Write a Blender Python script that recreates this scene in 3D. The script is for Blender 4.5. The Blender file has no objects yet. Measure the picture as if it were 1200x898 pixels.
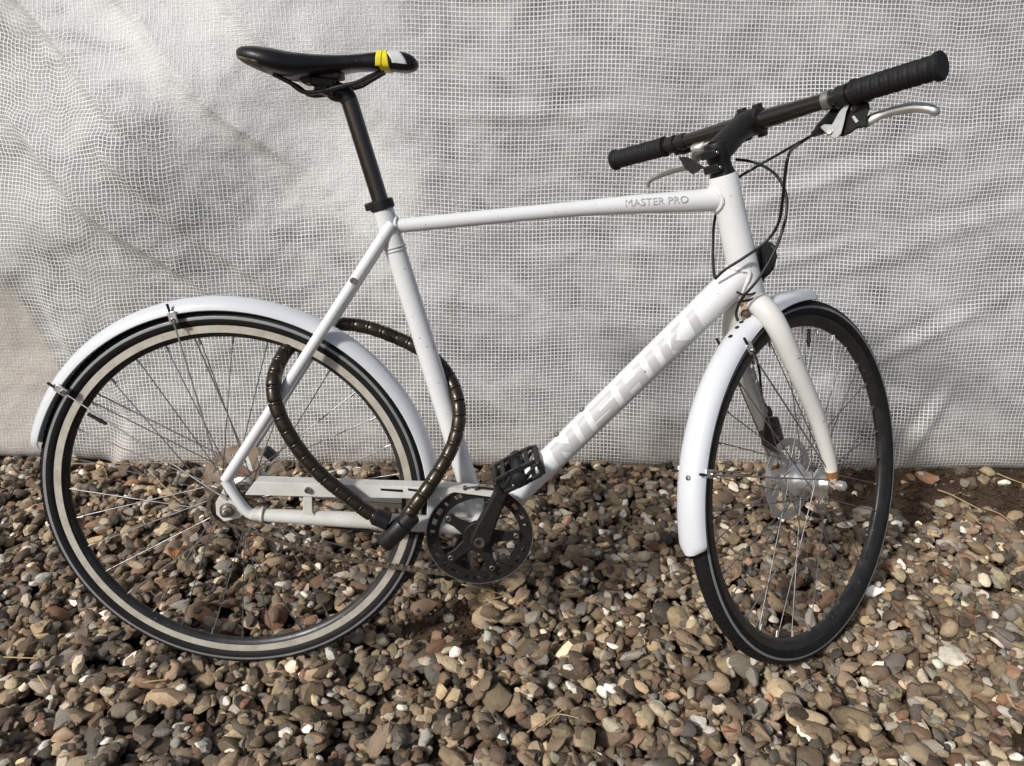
import bpy, bmesh, math, random
import numpy as np
from mathutils import Vector, Matrix

# ------------------------------------------------------------------ camera, sky, sun, exposure
sc = bpy.context.scene
col = sc.collection
CAM_POS = Vector((0.50149, -1.09317, 1.05569))
CAM_ROT = (Matrix.Rotation(0.004183, 3, 'Z') @ Matrix.Rotation(math.pi/2 - 0.405227, 3, 'X')
           @ Matrix.Rotation(0.001227, 3, 'Z'))
FPX = 857.064                                   # focal length in photo pixels (photo 1200 x 898)
cd = bpy.data.cameras.new('camera'); cam = bpy.data.objects.new('camera', cd); col.objects.link(cam)
cam.matrix_world = Matrix.Translation(CAM_POS) @ CAM_ROT.to_4x4()
cd.sensor_fit = 'HORIZONTAL'; cd.sensor_width = 36.0; cd.lens = FPX/1200*36.0
cd.clip_start = 0.02; cd.clip_end = 500.0
sc.camera = cam

SUN_AZ = math.radians(226.0); SUN_EL = math.radians(38.0)     # azimuth clockwise from +Y
w = bpy.data.worlds.new('World'); sc.world = w; w.use_nodes = True
nt = w.node_tree; nt.nodes.clear()
wo = nt.nodes.new('ShaderNodeOutputWorld'); bg = nt.nodes.new('ShaderNodeBackground')
sky = nt.nodes.new('ShaderNodeTexSky'); sky.sky_type = 'NISHITA'; sky.sun_disc = False
sky.sun_elevation = SUN_EL; sky.sun_rotation = SUN_AZ
sky.air_density = 1.0; sky.dust_density = 3.0; sky.ozone_density = 1.0
bg.inputs['Strength'].default_value = 0.075
nt.links.new(sky.outputs[0], bg.inputs['Color']); nt.links.new(bg.outputs[0], wo.inputs['Surface'])
sd = bpy.data.lights.new('sun', 'SUN'); sd.energy = 3.2; sd.angle = math.radians(6.0); sd.color = (1.0, 0.985, 0.955)
sun = bpy.data.objects.new('sun', sd); col.objects.link(sun)
to_sun = Vector((math.sin(SUN_AZ)*math.cos(SUN_EL), math.cos(SUN_AZ)*math.cos(SUN_EL), math.sin(SUN_EL)))
sun.rotation_euler = to_sun.to_track_quat('Z', 'Y').to_euler()
sc.view_settings.view_transform = 'Standard'; sc.view_settings.look = 'None'
sc.view_settings.exposure = 0.14; sc.view_settings.gamma = 1.0; sc.view_settings.use_curve_mapping = False

rng = np.random.default_rng(7)
random.seed(11)
V = Vector

# ------------------------------------------------------------------ pixel rays (a pixel gives a direction only)
def ray(px, py):
    return CAM_ROT @ V(((px-600.0)/FPX, (449.0-py)/FPX, -1.0))
LEAN, BYAW, BPIT = 0.135373, 0.045267, -0.002916
BIKE = Matrix.Rotation(BYAW, 3, 'Z') @ Matrix.Rotation(-LEAN, 3, 'X') @ Matrix.Rotation(-BPIT, 3, 'Y')
BINV = BIKE.transposed()
WR, WB = 0.345, 1.07270
HA = 1.271936; STEER = 0.664706
AX = V((-math.cos(HA), 0, math.sin(HA))); FW = V((math.sin(HA), 0, math.cos(HA)))
BASE = V((WB, 0, WR)) - FW*0.048518
SM = Matrix.Rotation(STEER, 3, AX)
SINV = SM.transposed()
STEER4 = Matrix.Translation(BASE) @ SM.to_4x4() @ Matrix.Translation(-BASE)
def L(px, py, v=0.0):                            # bike coordinates on the plane at offset v from the frame plane
    c = BINV @ CAM_POS; r = BINV @ ray(px, py); return c + r*((v-c.y)/r.y)
def F(px, py, v=0.0):                            # the same in the steered front end
    c = SINV @ (BINV @ CAM_POS - BASE) + BASE; r = SINV @ (BINV @ ray(px, py)); return c + r*((v-c.y)/r.y)
def FX(px, py, x):                               # steered front end, plane across the bike at x
    c = SINV @ (BINV @ CAM_POS - BASE) + BASE; r = SINV @ (BINV @ ray(px, py)); return c + r*((x-c.x)/r.x)
def f2b(p): return SM @ (p-BASE) + BASE          # front end -> bike
def G(px, py, z=0.0):
    r = ray(px, py); return CAM_POS + r*((z-CAM_POS.z)/r.z)

# ------------------------------------------------------------------ materials
def newmat(name):
    m = bpy.data.materials.new(name); m.use_nodes = True
    n = m.node_tree; n.nodes.clear()
    out = n.nodes.new('ShaderNodeOutputMaterial')
    return m, n, out
def node(n, t, **kw):
    x = n.nodes.new(t)
    for k, v in kw.items():
        if k in x.inputs: x.inputs[k].default_value = v
        else: setattr(x, k, v)
    return x
def ramp(n, fac, stops):
    r = n.nodes.new('ShaderNodeValToRGB'); el = r.color_ramp.elements
    while len(el) < len(stops): el.new(0.5)
    for e, (p, c) in zip(el, stops):
        e.position = p; e.color = (*c, 1) if len(c) == 3 else c
    n.links.new(fac, r.inputs[0]); return r.outputs[0]
def math_(n, op, a, b=None, c=None):
    x = n.nodes.new('ShaderNodeMath'); x.operation = op
    for i, q in enumerate((a, b, c)):
        if q is None: continue
        if isinstance(q, (int, float)): x.inputs[i].default_value = q
        else: n.links.new(q, x.inputs[i])
    return x.outputs[0]
def mixc(n, f, a, b):
    x = n.nodes.new('ShaderNodeMix'); x.data_type = 'RGBA'
    for i, q in ((0, f), (6, a), (7, b)):
        if isinstance(q, (int, float)): x.inputs[i].default_value = q
        elif isinstance(q, tuple): x.inputs[i].default_value = (*q, 1)
        else: n.links.new(q, x.inputs[i])
    return x.outputs[2]
def noise(n, scale, detail=3.0, rough=0.55, vec=None, dist=0.0):
    x = node(n, 'ShaderNodeTexNoise', Scale=scale, Detail=detail, Roughness=rough, Distortion=dist)
    if vec is None:
        tc = n.nodes.new('ShaderNodeTexCoord'); vec = tc.outputs['Object']
    n.links.new(vec, x.inputs['Vector']); return x.outputs[0]
def bump(n, h, strength, dist=0.002):
    b = node(n, 'ShaderNodeBump', Strength=strength, Distance=dist); n.links.new(h, b.inputs['Height']); return b.outputs[0]

def simple(name, colr, rough=0.5, metal=0.0, spec=0.5, mott=0.0, mscale=60.0, alt=None, bmp=0.0, bscale=300.0, coat=0.0,
           spots=None, sscale=250.0, sthr=0.70):
    """painted / metal / rubber surface with mottling, fine relief and small chips or rust spots"""
    m, n, out = newmat(name)
    p = node(n, 'ShaderNodeBsdfPrincipled', Roughness=rough, Metallic=metal)
    p.inputs['Specular IOR Level'].default_value = spec
    p.inputs['Coat Weight'].default_value = coat
    p.inputs['Coat Roughness'].default_value = 0.12
    c = None
    if mott > 0:
        alt2 = alt if alt else tuple(x*0.7 for x in colr)
        f = ramp(n, noise(n, mscale, 5, 0.6), [(0.35, (0, 0, 0)), (0.75, (mott,)*3)])
        c = mixc(n, f, colr, alt2)
    if spots:
        f2 = ramp(n, noise(n, sscale, 2, 0.5), [(sthr, (0, 0, 0)), (sthr+0.035, (1, 1, 1))])
        c = mixc(n, f2, c if c else colr, spots)
    if c: n.links.new(c, p.inputs['Base Color'])
    else: p.inputs['Base Color'].default_value = (*colr, 1)
    rr = ramp(n, noise(n, mscale*1.7, 3), [(0.2, (max(rough-0.08, 0.02),)*3), (0.8, (min(rough+0.12, 1),)*3)])
    n.links.new(rr, p.inputs['Roughness'])
    if bmp: n.links.new(bump(n, noise(n, bscale, 3), bmp), p.inputs['Normal'])
    n.links.new(p.outputs[0], out.inputs[0]); return m

M = {}
M['white'] = simple('white_paint', (0.72, 0.73, 0.738), 0.26, 0, 0.5, 0.5, 14, (0.64, 0.64, 0.62), coat=0.3, spots=(0.18, 0.17, 0.16), sscale=150, sthr=0.722)
M['white_dirty'] = simple('white_paint_dirty', (0.66, 0.66, 0.63), 0.4, 0, 0.5, 0.7, 22, (0.47, 0.43, 0.36), spots=(0.25, 0.18, 0.12), sscale=170, sthr=0.725)
M['fork'] = simple('cream_white_fork_paint', (0.65, 0.65, 0.625), 0.35, 0, 0.5, 0.5, 18, (0.66, 0.63, 0.55), coat=0.2, spots=(0.30, 0.18, 0.07), sscale=75, sthr=0.69)
M['forktip'] = simple('rust_eaten_fork_paint', (0.62, 0.59, 0.52), 0.6, 0, 0.3, 1.0, 60, (0.32, 0.15, 0.04), bmp=0.3, spots=(0.22, 0.10, 0.03), sscale=150, sthr=0.55)
M['rust'] = simple('rust', (0.36, 0.17, 0.05), 0.8, 0, 0.2, 0.9, 130, (0.08, 0.04, 0.02), bmp=0.4)
M['guard'] = simple('white_mudguard_plastic', (0.63, 0.648, 0.675), 0.26, 0, 0.5, 0.05, 20, (0.57, 0.59, 0.62), coat=0.2, spots=(0.25, 0.25, 0.25), sscale=150, sthr=0.745)
M['decal'] = simple('silver_decal', (0.455, 0.46, 0.455), 0.45, 0.0, 0.4, 0.5, 70, (0.51, 0.51, 0.50))
M['black'] = simple('black_satin', (0.008, 0.008, 0.0085), 0.42, 0, 0.35, 0.5, 60, (0.018, 0.018, 0.018), bmp=0.1)
M['gloss'] = simple('black_gloss_metal', (0.085, 0.074, 0.066), 0.2, 0.85, 0.5, 0.3, 80, (0.11, 0.09, 0.075), coat=0.2, spots=(0.25, 0.23, 0.2), sscale=220, sthr=0.76)
M['dusty'] = simple('black_dusty', (0.008, 0.008, 0.0085), 0.46, 0, 0.35, 0.7, 120, (0.026, 0.024, 0.021), bmp=0.25, bscale=500)
M['rubber'] = simple('tyre_rubber', (0.0085, 0.0085, 0.009), 0.6, 0, 0.2, 0.6, 45, (0.020, 0.019, 0.017), bmp=0.3, bscale=420)
M['gripr'] = simple('grip_rubber', (0.008, 0.008, 0.0085), 0.6, 0, 0.3, 0.4, 70, (0.02, 0.02, 0.02), bmp=0.6, bscale=330)
M['stripe'] = simple('reflective_stripe', (0.22, 0.225, 0.23), 0.5, 0.2, 0.5, 0.5, 60, (0.34, 0.34, 0.34))
M['beige'] = simple('beige_brake_track', (0.53, 0.50, 0.43), 0.45, 0.1, 0.4, 0.9, 45, (0.35, 0.31, 0.25), spots=(0.2, 0.16, 0.1), sscale=140, sthr=0.72)
M['rim'] = simple('black_rim', (0.012, 0.012, 0.0125), 0.36, 0, 0.45, 0.8, 40, (0.040, 0.038, 0.035), spots=(0.35, 0.34, 0.32), sscale=180, sthr=0.72)
M['spoke'] = simple('spoke_steel', (0.40, 0.385, 0.40), 0.36, 0.9, 0.5, 0.8, 25, (0.10, 0.092, 0.09))
M['alu'] = simple('polished_alloy', (0.80, 0.80, 0.79), 0.33, 0.85, 0.5, 0.5, 60, (0.5, 0.49, 0.46))
M['alu_dull'] = simple('dull_alloy', (0.50, 0.49, 0.47), 0.42, 1.0, 0.5, 0.6, 70, (0.30, 0.27, 0.23))
M['disc'] = simple('disc_steel', (0.48, 0.475, 0.47), 0.40, 0.5, 0.5, 0.5, 50, (0.36, 0.33, 0.30))
M['rusty_disc'] = simple('rusty_disc_steel', (0.42, 0.36, 0.29), 0.55, 0.35, 0.3, 0.9, 34, (0.20, 0.095, 0.05), bmp=0.2)
M['chain'] = simple('rusty_chain_steel', (0.40, 0.35, 0.29), 0.34, 0.85, 0.5, 0.8, 180, (0.16, 0.10, 0.06))
M['bolt'] = simple('bolt_steel', (0.42, 0.40, 0.38), 0.35, 1.0, 0.5, 0.6, 140, (0.25, 0.17, 0.11))
M['rustbolt'] = simple('rusty_bolt', (0.075, 0.045, 0.032), 0.55, 0.4, 0.5, 0.7, 150, (0.16, 0.12, 0.09))
M['saddle'] = simple('saddle_vinyl', (0.008, 0.008, 0.0085), 0.36, 0, 0.4, 0.4, 40, (0.018, 0.018, 0.019), bmp=0.15, bscale=260, spots=(0.35, 0.33, 0.3), sscale=85, sthr=0.775)
M['saddle_worn'] = simple('saddle_worn_edge', (0.05, 0.045, 0.04), 0.6, 0, 0.4, 0.9, 70, (0.32, 0.27, 0.2), bmp=0.3)
M['tape'] = simple('yellow_tape', (0.80, 0.68, 0.01), 0.42, 0, 0.5, 0.3, 60, (0.68, 0.58, 0.03), bmp=0.1)
M['patch'] = simple('white_worn_patch', (0.60, 0.61, 0.60), 0.45, 0, 0.5, 0.7, 60, (0.35, 0.36, 0.36))
M['lock'] = simple('dark_bronze_lock_steel', (0.058, 0.045, 0.031), 0.30, 0.7, 0.5, 0.6, 50, (0.026, 0.022, 0.018), coat=0.1, spots=(0.3, 0.27, 0.22), sscale=170, sthr=0.77)
M['lockcap'] = simple('lock_black_plastic', (0.010, 0.010, 0.0105), 0.36, 0, 0.4, 0.4, 60, (0.02, 0.02, 0.02))
M['amber'] = simple('dull_amber_reflector', (0.16, 0.07, 0.03), 0.35, 0, 0.5, 0.5, 90, (0.06, 0.03, 0.02))
M['straw'] = simple('dry_straw', (0.50, 0.38, 0.20), 0.7, 0, 0.2, 0.7, 60, (0.30, 0.21, 0.10))
M['leaf'] = simple('dry_leaf', (0.34, 0.17, 0.085), 0.65, 0, 0.3, 0.8, 60, (0.14, 0.065, 0.03), bmp=0.4, bscale=120)
M['leaf2'] = simple('pale_dry_leaf', (0.42, 0.30, 0.20), 0.7, 0, 0.3, 0.8, 60, (0.26, 0.16, 0.09), bmp=0.4, bscale=120)

def tarp_material():
    m, n, out = newmat('reinforced_sheeting')
    uv = n.nodes.new('ShaderNodeUVMap'); uv.uv_map = 'threads'
    tc = n.nodes.new('ShaderNodeTexCoord'); ob = tc.outputs['Object']
    sep = n.nodes.new('ShaderNodeSeparateXYZ'); n.links.new(uv.outputs[0], sep.inputs[0])
    ox = n.nodes.new('ShaderNodeSeparateXYZ'); n.links.new(ob, ox.inputs[0])
    wv = noise(n, 90, 2, 0.5, ob)
    jit = math_(n, 'MULTIPLY', math_(n, 'SUBTRACT', wv, 0.5), 0.10)
    hs = []
    for k, wd in (('X', 0.140), ('Y', 0.145)):
        f = math_(n, 'ABSOLUTE', math_(n, 'SUBTRACT', math_(n, 'FRACT', math_(n, 'ADD', sep.outputs[k], jit)), 0.5))
        mr = n.nodes.new('ShaderNodeMapRange'); mr.interpolation_type = 'SMOOTHSTEP'
        n.links.new(f, mr.inputs[0]); mr.inputs[1].default_value = 0.5-wd; mr.inputs[2].default_value = 0.5-wd*0.62
        hs.append(mr.outputs[0])
    thread = math_(n, 'MAXIMUM', hs[0], hs[1])
    # milkiness of the film: patches where it is scuffed or dusty
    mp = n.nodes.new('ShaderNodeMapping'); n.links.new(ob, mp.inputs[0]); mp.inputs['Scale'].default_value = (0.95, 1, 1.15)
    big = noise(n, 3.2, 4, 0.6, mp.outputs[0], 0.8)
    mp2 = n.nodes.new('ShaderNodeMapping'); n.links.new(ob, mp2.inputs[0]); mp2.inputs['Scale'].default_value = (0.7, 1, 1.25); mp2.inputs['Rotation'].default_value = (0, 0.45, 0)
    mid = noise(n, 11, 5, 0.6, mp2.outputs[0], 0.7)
    # sky and sun glare painted into the film at the upper left
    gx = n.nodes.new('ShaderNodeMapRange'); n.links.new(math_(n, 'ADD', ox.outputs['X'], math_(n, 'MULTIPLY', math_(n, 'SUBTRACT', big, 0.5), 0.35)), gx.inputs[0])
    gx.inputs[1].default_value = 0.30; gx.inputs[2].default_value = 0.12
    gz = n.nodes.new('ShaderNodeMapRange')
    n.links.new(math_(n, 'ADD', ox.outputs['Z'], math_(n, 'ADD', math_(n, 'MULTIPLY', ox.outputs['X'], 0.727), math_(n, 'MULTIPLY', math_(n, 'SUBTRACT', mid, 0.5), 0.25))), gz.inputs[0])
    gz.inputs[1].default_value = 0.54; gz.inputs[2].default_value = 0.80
    glare = math_(n, 'MULTIPLY', gx.outputs[0], gz.outputs[0])
    milk_glare = math_(n, 'ADD', math_(n, 'MULTIPLY', math_(n, 'SUBTRACT', big, 0.5), 0.75),
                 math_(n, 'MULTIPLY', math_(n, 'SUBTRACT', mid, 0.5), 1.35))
    milk_glare = math_(n, 'ADD', milk_glare, 0.38)
    milk_glare = math_(n, 'ADD', milk_glare, math_(n, 'MULTIPLY', glare, 0.75))  # painted glare makes the film more opaque
    mr = n.nodes.new('ShaderNodeMapRange'); n.links.new(milk_glare, mr.inputs[0])
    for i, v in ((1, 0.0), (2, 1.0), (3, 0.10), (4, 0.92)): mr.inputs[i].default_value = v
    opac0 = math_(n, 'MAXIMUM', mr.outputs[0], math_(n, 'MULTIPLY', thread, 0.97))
    # uneven beige tint along the hem, and brown water marks
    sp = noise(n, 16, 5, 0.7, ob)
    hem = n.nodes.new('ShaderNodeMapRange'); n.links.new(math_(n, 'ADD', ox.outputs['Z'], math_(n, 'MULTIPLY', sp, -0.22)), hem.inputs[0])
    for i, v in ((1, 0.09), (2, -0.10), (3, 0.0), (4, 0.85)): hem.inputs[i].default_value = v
    mark = ramp(n, noise(n, 5.0, 6, 0.7, ob, 1.2), [(0.62, (0, 0, 0)), (0.72, (0.6, 0.6, 0.6))])
    flap = n.nodes.new('ShaderNodeMapRange'); n.links.new(math_(n, 'ADD', ox.outputs['X'], math_(n, 'MULTIPLY', math_(n, 'ABSOLUTE', math_(n, 'SUBTRACT', ox.outputs['Z'], 0.24)), 0.30)), flap.inputs[0])
    flap.inputs[1].default_value = -0.775; flap.inputs[2].default_value = -0.80
    flz = n.nodes.new('ShaderNodeMapRange'); n.links.new(ox.outputs['Z'], flz.inputs[0]); flz.inputs[1].default_value = 0.62; flz.inputs[2].default_value = 0.45
    flap = math_(n, 'MULTIPLY', flap.outputs[0], flz.outputs[0])          # the old, yellowed flap
    dirt_hem_tint = math_(n, 'MAXIMUM', math_(n, 'MAXIMUM', hem.outputs[0], mark), flap)
    base = mixc(n, thread, mixc(n, glare, (0.66, 0.66, 0.65), (0.78, 0.78, 0.77)), (0.93, 0.928, 0.92))  # film colour whitened where the glare is painted
    opac = math_(n, 'MAXIMUM', opac0, math_(n, 'MULTIPLY', flap, 0.9))
    base = mixc(n, math_(n, 'MULTIPLY', dirt_hem_tint, 0.55), base, (0.48, 0.38, 0.27))
    crink = noise(n, 130, 3, 0.6, ob, 0.6)
    streaks = []
    for sc3 in ((520, 1, 45), (45, 1, 520)):               # drawn fibres of the tape weave
        q = n.nodes.new('ShaderNodeMapping'); n.links.new(ob, q.inputs[0]); q.inputs['Scale'].default_value = sc3
        streaks.append(noise(n, 1.0, 2, 0.6, q.outputs[0]))
    fib = math_(n, 'ADD', math_(n, 'MULTIPLY', math_(n, 'ADD', streaks[0], streaks[1]), 0.9), -0.62)
    base = mixc(n, math_(n, 'MULTIPLY', fib, 0.55), base, (0.95, 0.945, 0.935))
    crink = math_(n, 'ADD', crink, math_(n, 'MULTIPLY', fib, 0.8))
    hgt = math_(n, 'ADD', math_(n, 'MULTIPLY', thread, 0.6), math_(n, 'MULTIPLY', crink, 0.8))
    nb = bump(n, hgt, 0.8, 0.003)
    p = node(n, 'ShaderNodeBsdfPrincipled', Roughness=0.5); p.inputs['Specular IOR Level'].default_value = 0.35; n.links.new(base, p.inputs['Base Color']); n.links.new(nb, p.inputs['Normal'])
    tl = n.nodes.new('ShaderNodeBsdfTranslucent'); n.links.new(base, tl.inputs[0])
    m1 = n.nodes.new('ShaderNodeMixShader'); m1.inputs[0].default_value = 0.15
    n.links.new(p.outputs[0], m1.inputs[1]); n.links.new(tl.outputs[0], m1.inputs[2])
    tr = n.nodes.new('ShaderNodeBsdfTransparent'); tr.inputs[0].default_value = (0.86, 0.87, 0.86, 1)
    gl = node(n, 'ShaderNodeBsdfGlossy', Roughness=0.42); n.links.new(nb, gl.inputs['Normal']); gl.inputs[0].default_value = (1, 1, 1, 1)
    fr = node(n, 'ShaderNodeFresnel', IOR=1.5); n.links.new(nb, fr.inputs['Normal'])
    mg = n.nodes.new('ShaderNodeMixShader'); n.links.new(fr.outputs[0], mg.inputs[0]); n.links.new(tr.outputs[0], mg.inputs[1]); n.links.new(gl.outputs[0], mg.inputs[2])
    m2 = n.nodes.new('ShaderNodeMixShader'); n.links.new(opac, m2.inputs[0]); n.links.new(mg.outputs[0], m2.inputs[1]); n.links.new(m1.outputs[0], m2.inputs[2])
    n.links.new(m2.outputs[0], out.inputs[0]); return m
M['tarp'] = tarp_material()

def soil_material():
    m, n, out = newmat('soil')
    p = node(n, 'ShaderNodeBsdfPrincipled', Roughness=0.95); p.inputs['Specular IOR Level'].default_value = 0.1
    a = noise(n, 26, 6, 0.7); b = noise(n, 140, 4, 0.7)
    c = ramp(n, a, [(0.3, (0.035, 0.023, 0.015)), (0.55, (0.092, 0.062, 0.040)), (0.8, (0.17, 0.12, 0.08))])
    c2 = mixc(n, ramp(n, b, [(0.45, (0, 0, 0)), (0.7, (0.6, 0.6, 0.6))]), c, (0.045, 0.03, 0.022))
    n.links.new(c2, p.inputs['Base Color'])
    n.links.new(bump(n, math_(n, 'ADD', math_(n, 'MULTIPLY', b, 0.5), a), 0.9, 0.012), p.inputs['Normal'])
    n.links.new(p.outputs[0], out.inputs[0]); return m
M['soil'] = soil_material()

def stone_material():
    m, n, out = newmat('pebble_stone')
    at = n.nodes.new('ShaderNodeAttribute'); at.attribute_name = 'tint'
    p = node(n, 'ShaderNodeBsdfPrincipled', Roughness=0.72); p.inputs['Specular IOR Level'].default_value = 0.3
    geo = n.nodes.new('ShaderNodeNewGeometry'); pos = geo.outputs['Position']
    a = noise(n, 75, 5, 0.65, pos); b = noise(n, 420, 4, 0.7, pos); d = noise(n, 30, 3, 0.5, pos)
    c = mixc(n, ramp(n, a, [(0.42, (0, 0, 0)), (0.74, (0.45, 0.45, 0.45))]), at.outputs['Color'], (0.10, 0.075, 0.055))
    c = mixc(n, ramp(n, b, [(0.56, (0, 0, 0)), (0.74, (0.45, 0.45, 0.45))]), c, (0.50, 0.43, 0.33))
    c = mixc(n, ramp(n, b, [(0.28, (0.6, 0.6, 0.6)), (0.42, (0, 0, 0))]), c, (0.03, 0.024, 0.02))
    n.links.new(c, p.inputs['Base Color'])
    n.links.new(ramp(n, d, [(0.3, (0.5,)*3), (0.7, (0.85,)*3)]), p.inputs['Roughness'])
    n.links.new(bump(n, math_(n, 'ADD', math_(n, 'MULTIPLY', b, 0.35), a), 0.8, 0.004), p.inputs['Normal'])
    n.links.new(p.outputs[0], out.inputs[0]); return m
M['stone'] = stone_material()

# ------------------------------------------------------------------ mesh helpers
def spl(pts, k=6):
    """Catmull-Rom through points (Vectors or tuples), k steps a span"""
    P = [np.array(p, float) for p in pts]; P = [2*P[0]-P[1]] + P + [2*P[-1]-P[-2]]
    out = []
    for i in range(1, len(P)-2):
        for j in range(k):
            t = j/k; a, b, c, d = P[i-1:i+3]
            out.append(0.5*((2*b)+(c-a)*t+(2*a-5*b+4*c-d)*t*t+(3*b-a-3*c+d)*t**3))
    out.append(P[-2]); return [V(o) if len(o) == 3 else o for o in out]
def lerpl(vals, n):
    xs = np.linspace(0, 1, len(vals)); return [float(x) for x in np.interp(np.linspace(0, 1, n), xs, vals)]

class MB:
    def __init__(s): s.v = []; s.f = []
    def tube(s, pts, r, n=14, cap=True, ref=None, flat=1.0):
        """r number or list; flat scales the second cross axis"""
        pts = [V(p) for p in pts]; m = len(pts)
        rs = [r]*m if isinstance(r, (int, float)) else (list(r) if len(r) == m else lerpl(r, m))
        fl = [flat]*m if isinstance(flat, (int, float)) else lerpl(flat, m)
        b0 = len(s.v); nv = None
        for i, p in enumerate(pts):
            t = (pts[min(i+1, m-1)]-pts[max(i-1, 0)]).normalized()
            if nv is None:
                q = V(ref) if ref else (V((0, 1, 0)) if abs(t.y) < 0.9 else V((0, 0, 1)))
                nv = (q - t*q.dot(t)).normalized()
            else: nv = (nv - t*nv.dot(t)).normalized()
            bv = t.cross(nv)
            for k in range(n):
                a = 2*math.pi*k/n
                s.v.append(p + nv*(math.cos(a)*rs[i]) + bv*(math.sin(a)*rs[i]*fl[i]))
        for i in range(m-1):
            for k in range(n):
                k2 = (k+1) % n
                s.f.append((b0+i*n+k, b0+i*n+k2, b0+(i+1)*n+k2, b0+(i+1)*n+k))
        if cap:
            s.f.append(tuple(b0+k for k in reversed(range(n)))); s.f.append(tuple(b0+(m-1)*n+k for k in range(n)))
        return s
    def lathe(s, prof, o=(0, 0, 0), axis=(0, 1, 0), n=24, close=False):
        """prof: (radius, height along axis) pairs"""
        o = V(o); a = V(axis).normalized(); q = V((0, 0, 1)) if abs(a.z) < 0.9 else V((1, 0, 0))
        x = (q-a*q.dot(a)).normalized(); y = a.cross(x); b0 = len(s.v); m = len(prof)
        for rr, h in prof:
            for k in range(n):
                t = 2*math.pi*k/n; s.v.append(o + a*h + x*(rr*math.cos(t)) + y*(rr*math.sin(t)))
        rows = m if close else m-1
        for i in range(rows):
            i2 = (i+1) % m
            for k in range(n):
                k2 = (k+1) % n; s.f.append((b0+i*n+k, b0+i*n+k2, b0+i2*n+k2, b0+i2*n+k))
        if not close:
            if prof[0][0] > 1e-6: s.f.append(tuple(b0+k for k in reversed(range(n))))
            if prof[-1][0] > 1e-6: s.f.append(tuple(b0+(m-1)*n+k for k in range(n)))
        return s
    def prism(s, front, back):
        n = len(front); b0 = len(s.v); s.v += [V(p) for p in front] + [V(p) for p in back]
        s.f.append(tuple(b0+k for k in range(n))); s.f.append(tuple(b0+n+k for k in reversed(range(n))))
        for k in range(n):
            k2 = (k+1) % n; s.f.append((b0+k, b0+n+k, b0+n+k2, b0+k2))
        return s
    def box(s, c, hx, hy, hz, X=(1, 0, 0), Y=(0, 1, 0), Z=(0, 0, 1)):
        c = V(c); X, Y, Z = V(X).normalized()*hx, V(Y).normalized()*hy, V(Z).normalized()*hz
        return s.prism([c-X-Y-Z, c+X-Y-Z, c+X-Y+Z, c-X-Y+Z], [c-X+Y-Z, c+X+Y-Z, c+X+Y+Z, c-X+Y+Z])
    def sector(s, r0, r1, a0, a1, y0, y1, n=12, c=(0, 0, 0)):
        """flat ring sector in the x-z plane, between y0 and y1"""
        c = V(c); full = abs(a1-a0-2*math.pi) < 1e-6; b0 = len(s.v); m = n if full else n+1
        for i in range(m):
            a = a0+(a1-a0)*i/n; d = V((math.cos(a), 0, math.sin(a)))
            for rr, yy in ((r0, y0), (r1, y0), (r1, y1), (r0, y1)): s.v.append(c+d*rr+V((0, yy, 0)))
        for i in range(n):
            i2 = (i+1) % m
            for k in range(4):
                k2 = (k+1) % 4; s.f.append((b0+i*4+k, b0+i*4+k2, b0+i2*4+k2, b0+i2*4+k))
        if not full:
            s.f.append((b0, b0+3, b0+2, b0+1)); q = b0+(m-1)*4; s.f.append((q, q+1, q+2, q+3))
        return s
    def mesh(s, name):
        me = bpy.data.meshes.new(name); me.from_pydata([tuple(v) for v in s.v], [], s.f)
        bm = bmesh.new(); bm.from_mesh(me); bmesh.ops.recalc_face_normals(bm, faces=bm.faces); bm.to_mesh(me); bm.free()
        return me
def link(name, me, mat, parent=None, mw=None, ang=38, bev=0.0):
    o = bpy.data.objects.new(name, me); col.objects.link(o)
    if mat is not None and not me.materials: me.materials.append(M[mat])
    if me.polygons and ang:
        me.polygons.foreach_set('use_smooth', [True]*len(me.polygons)); me.set_sharp_from_angle(angle=math.radians(ang))
    if parent: o.parent = parent
    if mw is not None: o.matrix_basis = mw
    if bev:
        b = o.modifiers.new('bevel', 'BEVEL'); b.width = bev; b.segments = 2; b.limit_method = 'ANGLE'; b.angle_limit = math.radians(35)
    return o
def add(name, mb, mat, parent=None, mw=None, ang=38, bev=0.0): return link(name, mb.mesh(name), mat, parent, mw, ang, bev)
def tag(o, label, cat=None, group=None, kind=None):
    if label: o['label'] = label
    if cat: o['category'] = cat
    if group: o['group'] = group
    if kind: o['kind'] = kind
    return o
def empty(name, mw=None):
    o = bpy.data.objects.new(name, None); o.empty_display_size = 0.1; col.objects.link(o)
    if mw is not None: o.matrix_basis = mw
    return o

# numpy value noise, tileless
def vnoise(x, y, seed):
    xi = np.floor(x).astype(np.int64); yi = np.floor(y).astype(np.int64); xf = x-xi; yf = y-yi
    def h(a, b):
        q = (a*374761393 + b*668265263 + seed*974634777) & 0x7fffffff
        q = ((q ^ (q >> 13))*1274126177) & 0x7fffffff
        return ((q ^ (q >> 16)) & 0xffff)/65535.0
    u = xf*xf*xf*(xf*(xf*6-15)+10); v = yf*yf*yf*(yf*(yf*6-15)+10)
    return (h(xi, yi)*(1-u)+h(xi+1, yi)*u)*(1-v) + (h(xi, yi+1)*(1-u)+h(xi+1, yi+1)*u)*v - 0.5
def fbm(x, y, seed, o=4, g=0.5):
    s = 0; a = 1.0
    for i in range(o): s = s + a*vnoise(x*2**i+i*17.3, y*2**i+i*9.1, seed+i); a *= g
    return s

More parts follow.
